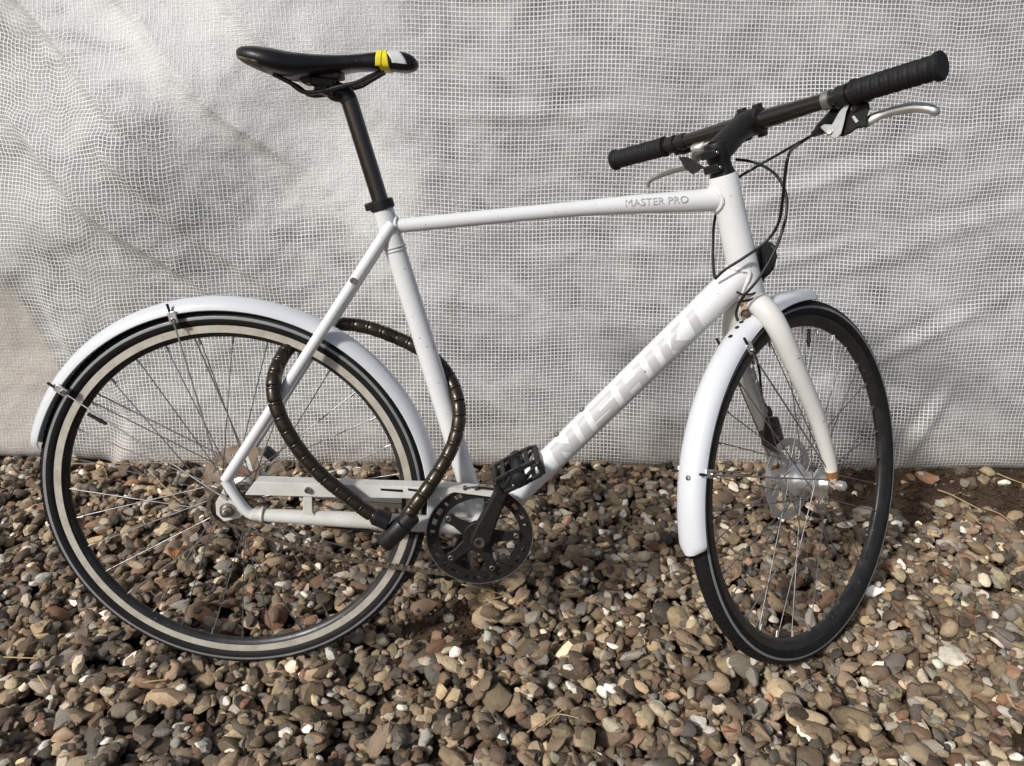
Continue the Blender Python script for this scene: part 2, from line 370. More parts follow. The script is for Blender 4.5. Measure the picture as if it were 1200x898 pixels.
# ------------------------------------------------------------------ ground
TARP_Y = 0.742
def soilmask(x, y):
    """bare soil: a strip along the sheeting at the right and a patch under the crank"""
    n1 = fbm(x*6, y*6, 5, 3)
    strip = np.clip((x-1.22+n1*0.3)/0.14, 0, 1)*np.clip((y-0.475+n1*0.16+np.clip(1.45-x, 0, 1)*0.35)/0.07, 0, 1)
    patch = np.clip(1.15-np.hypot((x-0.36)/0.20, (y-0.10)/0.16)+n1*0.8, 0, 1)*0.92
    inner = np.clip(1.15-np.hypot((x-0.12)/0.26, (y-0.28)/0.20)+n1*0.9, 0, 1)*0.70
    return np.maximum(strip, np.maximum(patch, inner))
def soil_z(x, y):
    return -0.036 + 0.010*fbm(x*3, y*3, 3, 4) + 0.024*soilmask(x, y)
def build_ground():
    xs = np.concatenate([[-120, -60, -25, -10, -5, -3, -2], np.arange(-1.4, 2.7, 0.016), [3, 4, 6, 11, 26, 60, 120]])
    ys = np.concatenate([[-120, -60, -25, -10, -5, -3, -1.6], np.arange(-1.0, 0.9, 0.016), [1.2, 2, 4, 8, 20, 60, 120]])
    X, Y = np.meshgrid(xs, ys); Z = soil_z(X, Y)+0.006*fbm(X*45, Y*45, 8, 3)
    far = (np.abs(X-0.6) > 2.3) | (Y < -1.2) | (Y > 1.0); Z[far] = -0.03
    nx, ny = len(xs), len(ys)
    vs = np.c_[X.ravel(), Y.ravel(), Z.ravel()]
    i = np.arange(nx-1)[None, :] + np.arange(ny-1)[:, None]*nx
    fs = np.stack([i, i+1, i+1+nx, i+nx], -1).reshape(-1, 4)
    me = bpy.data.meshes.new('ground'); me.from_pydata(vs.tolist(), [], fs.tolist())
    o = link('ground', me, 'soil', ang=0); me.polygons.foreach_set('use_smooth', [True]*len(me.polygons))
    o['kind'] = 'structure'; return o
ground = build_ground()

# ------------------------------------------------------------------ stones
def stone_shapes(level, count, seed):
    r = np.random.default_rng(seed); out = []
    bm = bmesh.new(); bmesh.ops.create_icosphere(bm, subdivisions=level or 1, radius=1.0)
    if level == 0: bmesh.ops.subdivide_edges(bm, edges=bm.edges, cuts=2, use_grid_fill=True)   # 180 faces
    bmesh.ops.triangulate(bm, faces=bm.faces)
    d = np.array([v.co[:] for v in bm.verts]); d /= np.linalg.norm(d, axis=1)[:, None]
    bm.verts.index_update(); f = np.array([[v.index for v in q.verts] for q in bm.faces]); bm.free()
    for k in range(count):
        ang = r.random()**0.8                              # 0 round pebble, 1 broken flint
        npl = int(r.integers(6, 11) if ang > 0.4 else r.integers(8, 16)); nn = r.normal(size=(npl, 3)); nn /= np.linalg.norm(nn, axis=1)[:, None]
        dd = r.uniform(0.42, 0.88, npl) if ang > 0.4 else r.uniform(0.70, 1.0, npl)
        cosv = np.clip(d @ nn.T, 1e-3, None); rad = np.minimum(dd[None, :]/cosv, 3.0)
        p = 11 if ang < 0.40 else 60
        R_ = (np.sum(np.c_[rad, np.full(len(d), 1.04)]**-p, axis=1))**(-1/p)
        ph = r.uniform(0, 6.28, 6); fr = r.normal(size=(6, 3))*2.0
        R_ *= 1+0.07*np.sum(np.sin(d @ fr.T+ph), axis=1)/2
        P = d*R_[:, None]; P -= (P.max(0)+P.min(0))/2; P /= np.abs(P).max(0)[None, :]
        out.append(P)
    return out, f
SH3, F3 = stone_shapes(3, 40, 21)
SH25, F25 = stone_shapes(0, 30, 24)
SH2, F2 = stone_shapes(2, 16, 22)
PAL = np.array([(0.225, 0.168, 0.110), (0.175, 0.128, 0.085), (0.30, 0.232, 0.150), (0.145, 0.107, 0.075), (0.38, 0.31, 0.205),
                (0.215, 0.198, 0.168), (0.30, 0.278, 0.232), (0.205, 0.115, 0.070), (0.255, 0.160, 0.105), (0.075, 0.065, 0.053),
                (0.60, 0.525, 0.40), (0.74, 0.71, 0.63), (0.15, 0.128, 0.10), (0.38, 0.29, 0.18)])
PW = np.array([13, 13, 11, 12, 9, 6, 6, 5, 5, 8, 7.0, 6.0, 9, 5]); PW /= PW.sum()

def quat_rot(r, n):
    yaw = r.uniform(0, 2*np.pi, n); tx = r.normal(0, 0.34, n); ty = r.normal(0, 0.34, n)
    cy, sy, cx, sx, cz, sz = np.cos(ty), np.sin(ty), np.cos(tx), np.sin(tx), np.cos(yaw), np.sin(yaw)
    Rz = np.zeros((n, 3, 3)); Rz[:, 0, 0] = cz; Rz[:, 0, 1] = -sz; Rz[:, 1, 0] = sz; Rz[:, 1, 1] = cz; Rz[:, 2, 2] = 1
    Rx = np.zeros((n, 3, 3)); Rx[:, 0, 0] = 1; Rx[:, 1, 1] = cx; Rx[:, 1, 2] = -sx; Rx[:, 2, 1] = sx; Rx[:, 2, 2] = cx
    Ry = np.zeros((n, 3, 3)); Ry[:, 1, 1] = 1; Ry[:, 0, 0] = cy; Ry[:, 0, 2] = sy; Ry[:, 2, 0] = -sy; Ry[:, 2, 2] = cy
    return Rz @ Rx @ Ry
def in_view(x, y, z=0.0):
    q = (np.c_[x, y, np.full_like(x, z)]-np.array(CAM_POS)) @ np.array(CAM_ROT)
    return 600+FPX*q[:, 0]/-q[:, 2], 449-FPX*q[:, 1]/-q[:, 2], -q[:, 2]
def build_stones():
    r = np.random.default_rng(5)
    x0, x1, y0, y1 = -1.60, 2.70, -0.95, 0.80
    N = 56000
    x = r.uniform(x0, x1, N); y = r.uniform(y0, y1, N)
    size = 0.0112*np.exp(r.normal(0, 0.36, N)); size = np.clip(size, 0.0050, 0.0265)
    order = np.argsort(-size*np.exp(r.normal(0, 0.8, N)))        # mostly larger first, smaller fill the gaps
    # keep bare soil bare
    keep = r.random(N) > np.clip(soilmask(x, y)*1.15, 0, 0.965)
    px, py, dep = in_view(x, y)
    seen = (px > -60) & (px < 1260) & (py < 960)
    keep &= seen | (r.random(N) < 0.5)
    keep &= y < 0.775
    order = order[keep[order]]
    res = 0.004; gx, gy = int((x1-x0+0.2)/res), int((y1-y0+0.2)/res)
    ax_, ay_ = np.meshgrid(x0-0.1+(np.arange(gx)+.5)*res, y0-0.1+(np.arange(gy)+.5)*res, indexing='ij')
    H = soil_z(ax_, ay_)
    el = np.c_[r.uniform(0.95, 1.6, N), r.uniform(0.72, 1.08, N), r.uniform(0.48, 0.85, N)]
    S = el*size[:, None]; Rm = quat_rot(r, N)
    Zc = np.zeros(N)
    # contact lines of the tyres: stones there stay at or under the tread
    rp = V((0, 0, 0)); fp = BIKE @ f2b(V((WB, 0, 0)))
    done = []
    for i in order:
        a = float(S[i].mean()*0.95); ci, cj = int((x[i]-x0+0.1)/res), int((y[i]-y0+0.1)/res); k = max(1, int(a/res))
        sl = H[max(ci-k, 0):ci+k+1, max(cj-k, 0):cj+k+1]
        if sl.size == 0: continue
        up = abs(Rm[i] @ np.diag(S[i])).max(1)[2] if False else float(np.linalg.norm(Rm[i][2]*S[i]))
        m = float(sl.mean()); top = float(np.percentile(sl, 80))
        zc = 0.6*m+0.4*top + 0.38*up
        if zc+up > 0.034+0.012*vnoise(np.array([x[i]*5]), np.array([y[i]*5]), 77)[0]: continue
        near = min(math.hypot(x[i]-rp.x, y[i]-rp.y), math.hypot(x[i]-fp.x, y[i]-fp.y))
        if near < 0.09 and zc+up > 0.004+near*0.16: continue
        Zc[i] = zc; done.append(i)
        ii = np.arange(max(ci-k, 0), min(ci+k+1, gx)); jj = np.arange(max(cj-k, 0), min(cj+k+1, gy))
        D2 = ((ii[:, None]-ci)**2+(jj[None, :]-cj)**2)/max(k*k, 1)
        hh = zc+up*np.sqrt(np.clip(1-D2*0.9, 0, 1)); blk = H[ii[0]:ii[-1]+1, jj[0]:jj[-1]+1]
        H[ii[0]:ii[-1]+1, jj[0]:jj[-1]+1] = np.where(D2 <= 1.0, np.maximum(blk, hh), blk)
    done = np.array(done)
    vis = Zc[done]+0.3*size[done] >= H[((x[done]-x0+0.1)/res).astype(int), ((y[done]-y0+0.1)/res).astype(int)]-0.022
    buried = ~vis & (r.random(len(done)) < 0.85)
    done = done[~buried]
    pick = r.choice(len(PAL), N, p=PW); pick[(size > 0.0165) & ((pick == 11) | (pick == 10))] = 2
    tint = PAL[pick]*np.array([0.99, 0.955, 0.92])*np.exp(r.normal(0, 0.36, (N, 1)))*np.exp(r.normal(0, 0.02, (N, 3)))
    # the 300 that show largest stand alone, the rest is one mass
    px, py, dep = in_view(x[done], y[done])
    inn = (px > -15) & (px < 1215) & (py > 535) & (py < 915)
    topd = Zc[done]+0.5*size[done] >= H[((x[done]-x0+0.1)/res).astype(int), ((y[done]-y0+0.1)/res).astype(int)]-0.002
    score = np.where(inn & topd, size[done]/dep, -1); big = set(done[np.argsort(-score)[:300]].tolist())
    rank = {}
    od = np.argsort(-score)
    for k, q in enumerate(od):
        if score[q] <= 0: break
        rank[int(done[q])] = k
    vs, fs, cs, off = [], [], [], 0
    meshes = [None]*len(SH3)
    for i in done:
        if i in big:
            k = int(r.integers(len(SH3))); me = bpy.data.meshes.new('pebble'); P = SH3[k]*S[i]
            me.from_pydata(P.tolist(), [], F3.tolist()); me.polygons.foreach_set('use_smooth', [True]*len(F3)); me.set_sharp_from_angle(angle=math.radians(30))
            ca = me.color_attributes.new('tint', 'FLOAT_COLOR', 'POINT'); ca.data.foreach_set('color', np.tile(np.r_[tint[i], 1], len(P)))
            me.materials.append(M['stone'])
            o = bpy.data.objects.new('pebble', me); col.objects.link(o); o.parent = ground
            o.matrix_basis = Matrix.Translation((x[i], y[i], Zc[i])) @ Matrix(Rm[i].tolist()).to_4x4()
            continue
        sh, ff = (SH3, F3) if rank.get(i, 99999) < 3200 else ((SH25, F25) if rank.get(i, 99999) < 8000 else (SH2, F2))
        P = (sh[int(r.integers(len(sh)))]*S[i]) @ Rm[i].T + np.array([x[i], y[i], Zc[i]])
        vs.append(P); fs.append(ff+off); off += len(P); cs.append(np.tile(np.r_[tint[i], 1], (len(P), 1)))
    vs = np.vstack(vs); fs = np.vstack(fs); cs = np.vstack(cs)
    me = bpy.data.meshes.new('gravel'); me.vertices.add(len(vs)); me.vertices.foreach_set('co', vs.ravel())
    me.loops.add(fs.size); me.loops.foreach_set('vertex_index', fs.ravel().astype(np.int32))
    me.polygons.add(len(fs)); me.polygons.foreach_set('loop_start', np.arange(0, fs.size, 3, dtype=np.int32))
    me.polygons.foreach_set('use_smooth', np.ones(len(fs), bool)); me.update(); me.validate()
    me.set_sharp_from_angle(angle=math.radians(33))
    ca = me.color_attributes.new('tint', 'FLOAT_COLOR', 'POINT'); ca.data.foreach_set('color', cs.ravel())
    me.materials.append(M['stone'])
    o = bpy.data.objects.new('gravel', me); col.objects.link(o); o.parent = ground; o['kind'] = 'stuff'
    print('stones', len(done), 'tris', len(fs))
    # grit lying in the gaps
    r2 = np.random.default_rng(9); ng = 16000; gxs = r2.uniform(-0.95, 2.05, ng); gys = r2.uniform(-0.40, 0.75, ng)
    gi = ((gxs-x0+0.1)/res).astype(int); gj = ((gys-y0+0.1)/res).astype(int)
    loc = np.mean([H[gi+a_, gj+b_] for a_ in (-4, 0, 4) for b_ in (-4, 0, 4)], axis=0)
    kk = H[gi, gj] < loc-0.001; gxs, gys, gz = gxs[kk], gys[kk], H[gi, gj][kk]; ng = len(gxs)
    SG1, FG1 = stone_shapes(1, 8, 33); gs = 0.0026*np.exp(r2.normal(0, 0.4, ng)); Rg = quat_rot(r2, ng); gt = PAL[r2.choice(len(PAL), ng, p=PW)]*0.8
    vs = np.vstack([(SG1[i % 8]*gs[i]*np.array([1.3, 1, .8])) @ Rg[i].T+np.array([gxs[i], gys[i], gz[i]+gs[i]*0.3]) for i in range(ng)])
    fs = np.vstack([FG1+i*len(SG1[0]) for i in range(ng)])
    me = bpy.data.meshes.new('grit'); me.from_pydata(vs.tolist(), [], fs.tolist()); me.materials.append(M['stone'])
    ca = me.color_attributes.new('tint', 'FLOAT_COLOR', 'POINT'); ca.data.foreach_set('color', np.repeat(np.c_[gt, np.ones(ng)], len(SG1[0]), axis=0).ravel())
    o = bpy.data.objects.new('grit', me); col.objects.link(o); o.parent = ground; o['kind'] = 'stuff'
    # crumbs of soil between the stones
    n = 14000; cx = r.uniform(-0.9, 2.0, n); cy = r.uniform(-0.4, 0.76, n); sm = soilmask(cx, cy)
    k = r.random(n) < 0.12+sm; cx, cy = cx[k], cy[k]; n = len(cx)
    bmv, bf = stone_shapes(1, 6, 3); sz = 0.0032*np.exp(r.normal(0, 0.45, n)); Rc = quat_rot(r, n); vs, fs = [], []
    zz = soil_z(cx, cy)+sz*0.35+0.002
    for i in range(n):
        vs.append((bmv[i % 6]*sz[i]*np.array([1.2, 1, .8])) @ Rc[i].T+np.array([cx[i], cy[i], zz[i]])); fs.append(bf+i*len(bmv[0]))
    me = bpy.data.meshes.new('soil_crumbs'); me.from_pydata(np.vstack(vs).tolist(), [], np.vstack(fs).tolist())
    o = link('soil_crumbs', me, 'soil', ground, ang=60); o['kind'] = 'stuff'
    return H, (x0-0.1, y0-0.1, res)
HMAP, HORG = build_stones()
def gravel_z(x, y):
    i = int((x-HORG[0])/HORG[2]); j = int((y-HORG[1])/HORG[2])
    return float(np.percentile(HMAP[max(i-3, 0):i+4, max(j-3, 0):j+4], 85))

# ------------------------------------------------------------------ sheeting behind the bicycle
def build_tarp():
    xs = np.arange(-1.55, 2.75, 0.0085); zs = np.arange(0.0, 2.02, 0.0085)
    X, Z = np.meshgrid(xs, zs)
    # lean back towards the top
    Y = TARP_Y + 0.005 + 0.20*np.clip(Z, 0, 1.2)/1.15 + 0.10*np.clip(Z-1.2, 0, None)
    lft = np.clip((0.75-X)/0.9, 0, 1)
    # large slack billows
    Y = Y + 0.032*fbm(X*1.5+3, Z*1.7, 41, 3)*np.clip(Z/0.3, 0.15, 1)
    # bulge at the upper left, its crest running down to the right
    s = (X+0.30)*0.80+(Z-1.02)*0.60; t = -(X+0.30)*0.60+(Z-1.02)*0.80
    Y = Y - 0.060*np.exp(-(t/0.22)**2)*np.exp(-np.clip(np.abs(s-0.0)-0.25, 0, None)**2/0.14)*lft
    # diagonal pulls under it
    for s0, a, wd, ph in ((0.30, 0.012, 0.040, 0.2), (0.42, 0.010, 0.032, 1.1), (0.16, 0.009, 0.034, 2.1), (0.56, 0.008, 0.05, 0.7)):
        u = (X+0.72)*0.66+(Z-1.12)*0.75+0.03*np.sin(X*5+ph); v = (X+0.72)*0.75-(Z-1.12)*0.66
        Y = Y - a*np.exp(-((u+s0-0.22)/wd)**2)*np.clip(v/0.25+0.4, 0, 1)*np.clip((1.05-v)/0.5, 0, 1)
    # sharp-edged diagonal folds at the upper left
    for xa, za, a, wd, v0, v1 in ((-0.66, 1.12, 0.040, 0.085, -0.3, 0.36), (-0.42, 1.14, 0.030, 0.075, -0.3, 0.50), (-0.10, 1.12, 0.026, 0.09, -0.3, 0.40), (-0.72, 0.86, 0.032, 0.08, -0.2, 0.60), (-0.50, 0.82, 0.018, 0.06, -0.15, 0.55), (0.10, 1.02, 0.014, 0.05, -0.2, 0.25)):
        wob = 0.015*np.sin(7*(X-Z)+xa*20)
        u = (X-xa)*0.70+(Z-za)*0.71+wob; v = (X-xa)*0.71-(Z-za)*0.70
        ends = np.clip((v-v0)/0.12, 0, 1)*np.clip((v1-v)/0.18, 0, 1)
        Y = Y - a*ends*np.where(u > 0, np.exp(-u/wd), np.exp(u/0.018))*1.05
    # folded-back flap at the far left bottom
    edge = -0.79 + 0.17*np.exp(-((Z-0.12)/0.17)**2)
    Y = Y + 0.05/(1+np.exp((X-edge)/0.010))*np.clip((0.62-Z)/0.30, 0, 1)
    # sagging creases on the right
    for x_, z_, a, ang, ln, wd in ((1.35, 0.80, 0.012, 0.30, 0.35, 0.022), (1.55, 0.62, 0.012, 0.35, 0.4, 0.026), (1.30, 0.60, 0.010, 0.22, 0.3, 0.02),
                                   (1.62, 0.38, 0.013, 0.5, 0.25, 0.02), (1.45, 1.02, 0.010, 0.18, 0.4, 0.03), (0.75, 0.60, 0.008, 0.1, 0.3, 0.025),
                                   (1.12, 0.45, 0.008, 0.15, 0.25, 0.02), (0.55, 0.95, 0.012, 0.0, 0.25, 0.02), (1.66, 0.12, 0.02, 1.1, 0.12, 0.018)):
        u = (X-x_)*math.cos(ang)+(Z-z_)*math.sin(ang); v = -(X-x_)*math.sin(ang)+(Z-z_)*math.cos(ang)
        Y = Y - 0.5*a*np.exp(-(u/ln)**2)*(np.exp(-(v/wd)**2)-0.6*np.exp(-((v-wd*1.8)/wd)**2))
    # small crumple
    Y = Y + 0.006*fbm(X*7, Z*9, 51, 3)*(0.5+0.7*lft) + 0.0022*fbm(X*26, Z*26, 61, 2)*(0.4+0.8*lft)
    Y = Y + 0.0006*np.sin(Z*70+6*fbm(X*3, Z*3, 70, 2))*np.clip((X-0.9)/0.5, 0, 1)
    # hem turned under and resting on the ground
    base = np.array([-0.008+0.006*math.sin(3*a)+0.004*math.sin(11*a) for a in xs])
    Zr = Z + base[None, :]*np.clip(1-Z/0.15, 0, 1)
    Y = Y + 0.022*np.exp(-Z/0.016)
    # thread coordinates follow the cloth's own length
    cell = 0.0104
    du = np.sqrt(np.diff(X, axis=1)**2+np.diff(Y, axis=1)**2); U = np.zeros_like(X); U[:, 1:] = np.cumsum(du, axis=1)
    dv = np.sqrt(np.diff(Zr, axis=0)**2+np.diff(Y, axis=0)**2); Wv = np.zeros_like(X); Wv[1:] = np.cumsum(dv, axis=0)
    mid = int(0.55*len(xs)); U -= U[:, mid:mid+1]*1.0; 
    U = U/cell + 1.4*fbm(X*1.6, Z*1.6, 81, 2); Wv = Wv/cell + 1.4*fbm(X*1.6+9, Z*1.6, 91, 2)
    nx, nz = len(xs), len(zs)
    i = np.arange(nx-1)[None, :] + np.arange(nz-1)[:, None]*nx
    fs = np.stack([i, i+1, i+1+nx, i+nx], -1).reshape(-1, 4)
    vs = np.c_[X.ravel(), Y.ravel(), Zr.ravel()]
    me = bpy.data.meshes.new('tarpaulin'); me.from_pydata(vs.tolist(), [], fs.tolist())
    uvl = me.uv_layers.new(name='threads'); uu = np.c_[U.ravel(), Wv.ravel()][fs.ravel()]
    uvl.data.foreach_set('uv', uu.astype(np.float32).ravel())
    me.polygons.foreach_set('use_smooth', [True]*len(me.polygons))
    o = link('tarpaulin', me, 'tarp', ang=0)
    return tag(o, 'translucent white plastic sheeting with woven grid reinforcement hanging behind the bicycle', 'tarpaulin')
build_tarp()

# the dark store the sheeting closes off: a board back wall with posts and rails
M['board'] = simple('dark_weathered_boards', (0.045, 0.040, 0.036), 0.85, 0, 0.2, 0.8, 9, (0.09, 0.08, 0.07), bmp=0.5, bscale=60)
M['timber'] = simple('dark_timber', (0.028, 0.025, 0.022), 0.85, 0, 0.2, 0.8, 12, (0.055, 0.048, 0.04), bmp=0.4, bscale=60)
sw = empty('board_wall', Matrix.Translation((0.6, 1.55, -0.03)))
tag(sw, 'dark weathered board wall dimly seen through the white sheeting', 'wall')
bme = MB().box((0, 0, 1.05), 0.088, 0.012, 1.05).mesh('board')
for k in range(27):
    o = link('board', bme, 'board', sw, Matrix.Translation((-2.4+k*0.1825, 0.004*math.sin(k*7.1), 0.02*math.sin(k*3.3))), ang=30)
for (a, b, z, hh) in ((0.23, 0.70, 0.87, 0.034), (-1.6, 0.1, 0.62, 0.03), (0.75, 2.6, 0.70, 0.035), (0.3, 1.1, 1.13, 0.025)):
    ty = 0.985 if z == 0.87 else 1.06
    add('rail', MB().box(((a+b)/2-0.6, ty-1.55, z+0.03), (b-a)/2, 0.02, hh), 'timber', sw, bev=0.003)
add('roof_board', MB().box((0, -0.24, 2.13), 2.5, 0.34, 0.012), 'board', sw)

# ------------------------------------------------------------------ bicycle
bike = empty('bicycle', BIKE.to_4x4())
tag(bike, 'white city bicycle with mudguards and disc brakes leaning on its kickstand before the sheeting', 'bicycle')
RC = V((0, 0, WR)); FC = V((WB, 0, WR))
BB = L(562, 634, -0.078); BB.y = 0

# ---- frame
def axpt(h, f=0.0): return BASE + AX*h + FW*f
st_top = L(449, 246); st_bot = BB
ht_h1 = (L(848, 207)-BASE).dot(AX); ht_h0 = (L(876, 345)-BASE).dot(AX)
HT0, HT1 = axpt(ht_h0), axpt(ht_h1)
mb = MB().tube([st_top+(st_top-st_bot).normalized()*0.004, st_top.lerp(st_bot, 0.10), st_top.lerp(st_bot, 0.5), st_bot], [0.0175, 0.0175, 0.0182, 0.019], 24)
mb.lathe([(0.021, -0.034), (0.0215, -0.03), (0.0215, 0.03), (0.021, 0.034)], BB, (0, 1, 0), 24)
frame = add('frame', mb, 'white', bike)
d_ = HT1-HT0
add('head_tube', MB().lathe([(0.0225, -0.004), (0.026, -0.002), (0.0265, 0.0), (0.0262, d_.length*0.3), (0.0240, d_.length*0.75), (0.0245, d_.length-0.001), (0.0235, d_.length+0.003)], HT0, d_, 28), 'white', frame)
tt = [L(455, 266), L(520, 259.8), L(600, 252), L(680, 244.6), L(740, 240), L(800, 236.5), L(852, 233)]
add('top_tube', MB().tube(spl(tt, 4), [0.0118, 0.0120, 0.0123, 0.0128, 0.0155, 0.0178, 0.0200], 24, flat=1.0), 'white', frame)
dA, dB = L(868, 322), L(604, 579)
dts = [dA, dA.lerp(dB, 0.3), dA.lerp(dB, 0.7), dB]
add('down_tube', MB().tube(dts, [0.0275, 0.0262, 0.0245, 0.0235], 32), 'white', frame)
def bead(c, axis, r, name='weld_bead', rr=0.0035, mat='white', flat=1.0):
    m = MB(); a = V(axis).normalized(); q = V((0, 1, 0)); x = (q-a*q.dot(a)).normalized(); y = a.cross(x); pts = []
    n = 44
    for k in range(n):
        t = 2*math.pi*k/n; pts.append(V(c)+x*(r*math.cos(t))+y*(r*flat*math.sin(t)))
    b0 = 0; s = 7
    for k in range(n):
        t = (pts[(k+1) % n]-pts[k-1]).normalized(); nn = (pts[k]-V(c)).normalized(); bb = t.cross(nn); q = rr*(1+0.16*(k % 2)+0.06*math.sin(k*2.3))
        for j in range(s): g = 2*math.pi*j/s; m.v.append(pts[k]+nn*math.cos(g)*q*0.6+bb*math.sin(g)*q)
    for k in range(n):
        for j in range(s):
            k2, j2 = (k+1) % n, (j+1) % s; m.f.append((k*s+j, k*s+j2, k2*s+j2, k2*s+j))
    return add(name, m, mat, frame, ang=70)
def weld(A, B, r, C0, cax, cr, rr=0.0034):
    """bead where a tube running from A towards B (inside the other tube) meets the cylinder C0, cax, cr"""
    d = (B-A).normalized(); cax = cax.normalized(); x = V((0, 1, 0)); y = d.cross(x); n = 46; pts = []
    for k in range(n):
        t = 2*math.pi*k/n; o = A+x*(r*math.cos(t))+y*(r*math.sin(t))
        w_ = o-C0; w_ = w_-cax*w_.dot(cax); e = d-cax*d.dot(cax)
        a_, b_, c_ = e.dot(e), 2*w_.dot(e), w_.dot(w_)-cr*cr; q = b_*b_-4*a_*c_
        s_ = (-b_-math.sqrt(q))/(2*a_) if q > 0 else -b_/(2*a_)
        pts.append(o+d*s_)
    cen = sum(pts, V((0, 0, 0)))/n; m = MB(); s = 7
    for k in range(n):
        t = (pts[(k+1) % n]-pts[k-1]).normalized(); nn = (pts[k]-cen).normalized(); nn = (nn-t*nn.dot(t)).normalized(); bb = t.cross(nn); q = rr*(1+0.2*(k % 2)+0.1*math.sin(k*2.3))
        for j in range(s): g = 2*math.pi*j/s; m.v.append(pts[k]+nn*math.cos(g)*q+bb*math.sin(g)*q)
    for k in range(n):
        for j in range(s):
            k2, j2 = (k+1) % n, (j+1) % s; m.f.append((k*s+j, k*s+j2, k2*s+j2, k2*s+j))
    return add('weld_bead', m, 'white', frame, ang=75)
weld(L(800, 236.5), tt[-1], 0.0196, HT0, AX, 0.0246)
weld(dB, dA, 0.0268, HT0, AX, 0.0262)
weld(L(520, 259), L(455, 264), 0.0118, st_bot, st_top-st_bot, 0.0178, 0.0026)
bead(st_top.lerp(st_bot, 0.108), st_bot-st_top, 0.0182, rr=0.0012, name='seat_tube_band', mat='decal')
bead(st_top.lerp(st_bot, 0.118), st_bot-st_top, 0.0182, rr=0.0010, name='seat_tube_band', mat='decal')
# stays
so = V((0.03, 0, 0))
SSt = L(457.5, 262); SSb = L(264, 563, -0.063)
for s in (-1, 1):
    a = SSt + V((0.004, s*0.011, 0)); b = V((SSb.x, s*0.063, SSb.z)); m_ = a.lerp(b, 0.45); m_.y = s*0.040
    add('seat_stay', MB().tube(spl([a, m_, b], 8), [0.0100, 0.0092, 0.0090], 16), 'white', frame)
CSl = L(296, 603, -0.06); CSr = L(512, 616, -0.045)
for s in (-1, 1):
    a = V((CSl.x, s*0.060, CSl.z)); b = V((CSr.x, s*0.040, CSr.z))
    add('chain_stay', MB().tube([a, a.lerp(b, 0.4), b, BB+V((-0.006, s*0.022, 0))], [0.0118, 0.0138, 0.0155, 0.0160], 18, flat=[0.9, 1, 1, 1]), 'white_dirty', frame)
# dropouts: a bent yoke and a plate behind it that takes the axle
for s in (-1, 1):
    yk = [(SSb.x, s*0.063, SSb.z), tuple(V((L(277, 583, -0.063).x, s*0.063, L(277, 583, -0.063).z))), tuple(V((L(291, 601, -0.062).x, s*0.061, L(291, 601, -0.062).z))), tuple(V((L(306, 604, -0.06).x, s*0.060, L(306, 604, -0.06).z)))]
    add('dropout', MB().tube(spl(yk, 5), [0.0088, 0.0085, 0.0095, 0.0110], 12, ref=(0, 1, 0), flat=1.0), 'white', frame)
    ps = [L(p[0], p[1], -0.060) for p in ((252, 590), (263, 571), (274, 575), (287, 600), (281, 608), (262, 612), (253, 604))]
    add('dropout_plate', MB().prism([V((q.x, s*0.058, q.z)) for q in ps], [V((q.x, s*0.052, q.z)) for q in ps]), 'white_dirty', frame, bev=0.001)
o = L(308, 603, -0.06); bead(V((o.x, -0.06, o.z)), V((1, 0, -0.05)), 0.0118, rr=0.0028, mat='white_dirty')
# small bosses: eyelet on the stay, two bottle bosses, guide bolts
def boltobj(parent, p, axis, r=0.0045, h=0.005, mat='bolt', name='bolt'):
    return add(name, MB().lathe([(r, 0), (r, h*0.7), (r*0.8, h), (r*0.5, h), (r*0.42, h*0.45), (0.0, h*0.45)], p, axis, 14), mat, parent)
p_ = L(414, 329, -0.034); boltobj(frame, p_, (0, -1, 0), 0.0055, 0.004)
p_ = L(268, 581, -0.066); boltobj(frame, V((p_.x, -0.0635, p_.z)), (0, -1, 0), 0.0042, 0.005)
nrm = V((-(dB-dA).normalized().z, 0, (dB-dA).normalized().x)).normalized()
nrm = nrm if nrm.z > 0 else -nrm
for q in ((676, 474), (648, 505)):
    c_ = L(*q); k = (c_-dA).dot((dB-dA).normalized()); pt = dA+(dB-dA).normalized()*k + nrm*0.024
    boltobj(frame, pt, nrm, 0.0048, 0.005)

# ---- lettering: block letters on the down tube, wrapped on the tube
def wrapfn(A, B, r0, r1, roll):
    d = (B-A); ln = d.length; a = d.normalized(); n0 = V((0, -1, 0)); n0 = (n0-a*n0.dot(a)).normalized(); n1 = a.cross(n0)
    if n1.z < 0: n1 = -n1
    def fn(s, t, lift=0.0004):
        r = r0+(r1-r0)*s/ln; ph = t/r+roll
        return A + a*s + (n0*math.cos(ph)+n1*math.sin(ph))*(r+lift)
    return fn
def quad(m, fn, q, lift, nu=4, nv=6):
    b0 = len(m.v)
    for i in range(nu+1):
        for j in range(nv+1):
            u, v = i/nu, j/nv
            p = [(q[0][k]*(1-u)+q[1][k]*u)*(1-v)+(q[3][k]*(1-u)+q[2][k]*u)*v for k in (0, 1)]
            m.v.append(fn(p[0], p[1], lift))
    for i in range(nu):
        for j in range(nv):
            a = b0+i*(nv+1)+j; m.f.append((a, a+nv+1, a+nv+2, a+1))
TK = 0.47
def rect(x0, x1, y0, y1): return [(x0, y0), (x1, y0), (x1, y1), (x0, y1)]
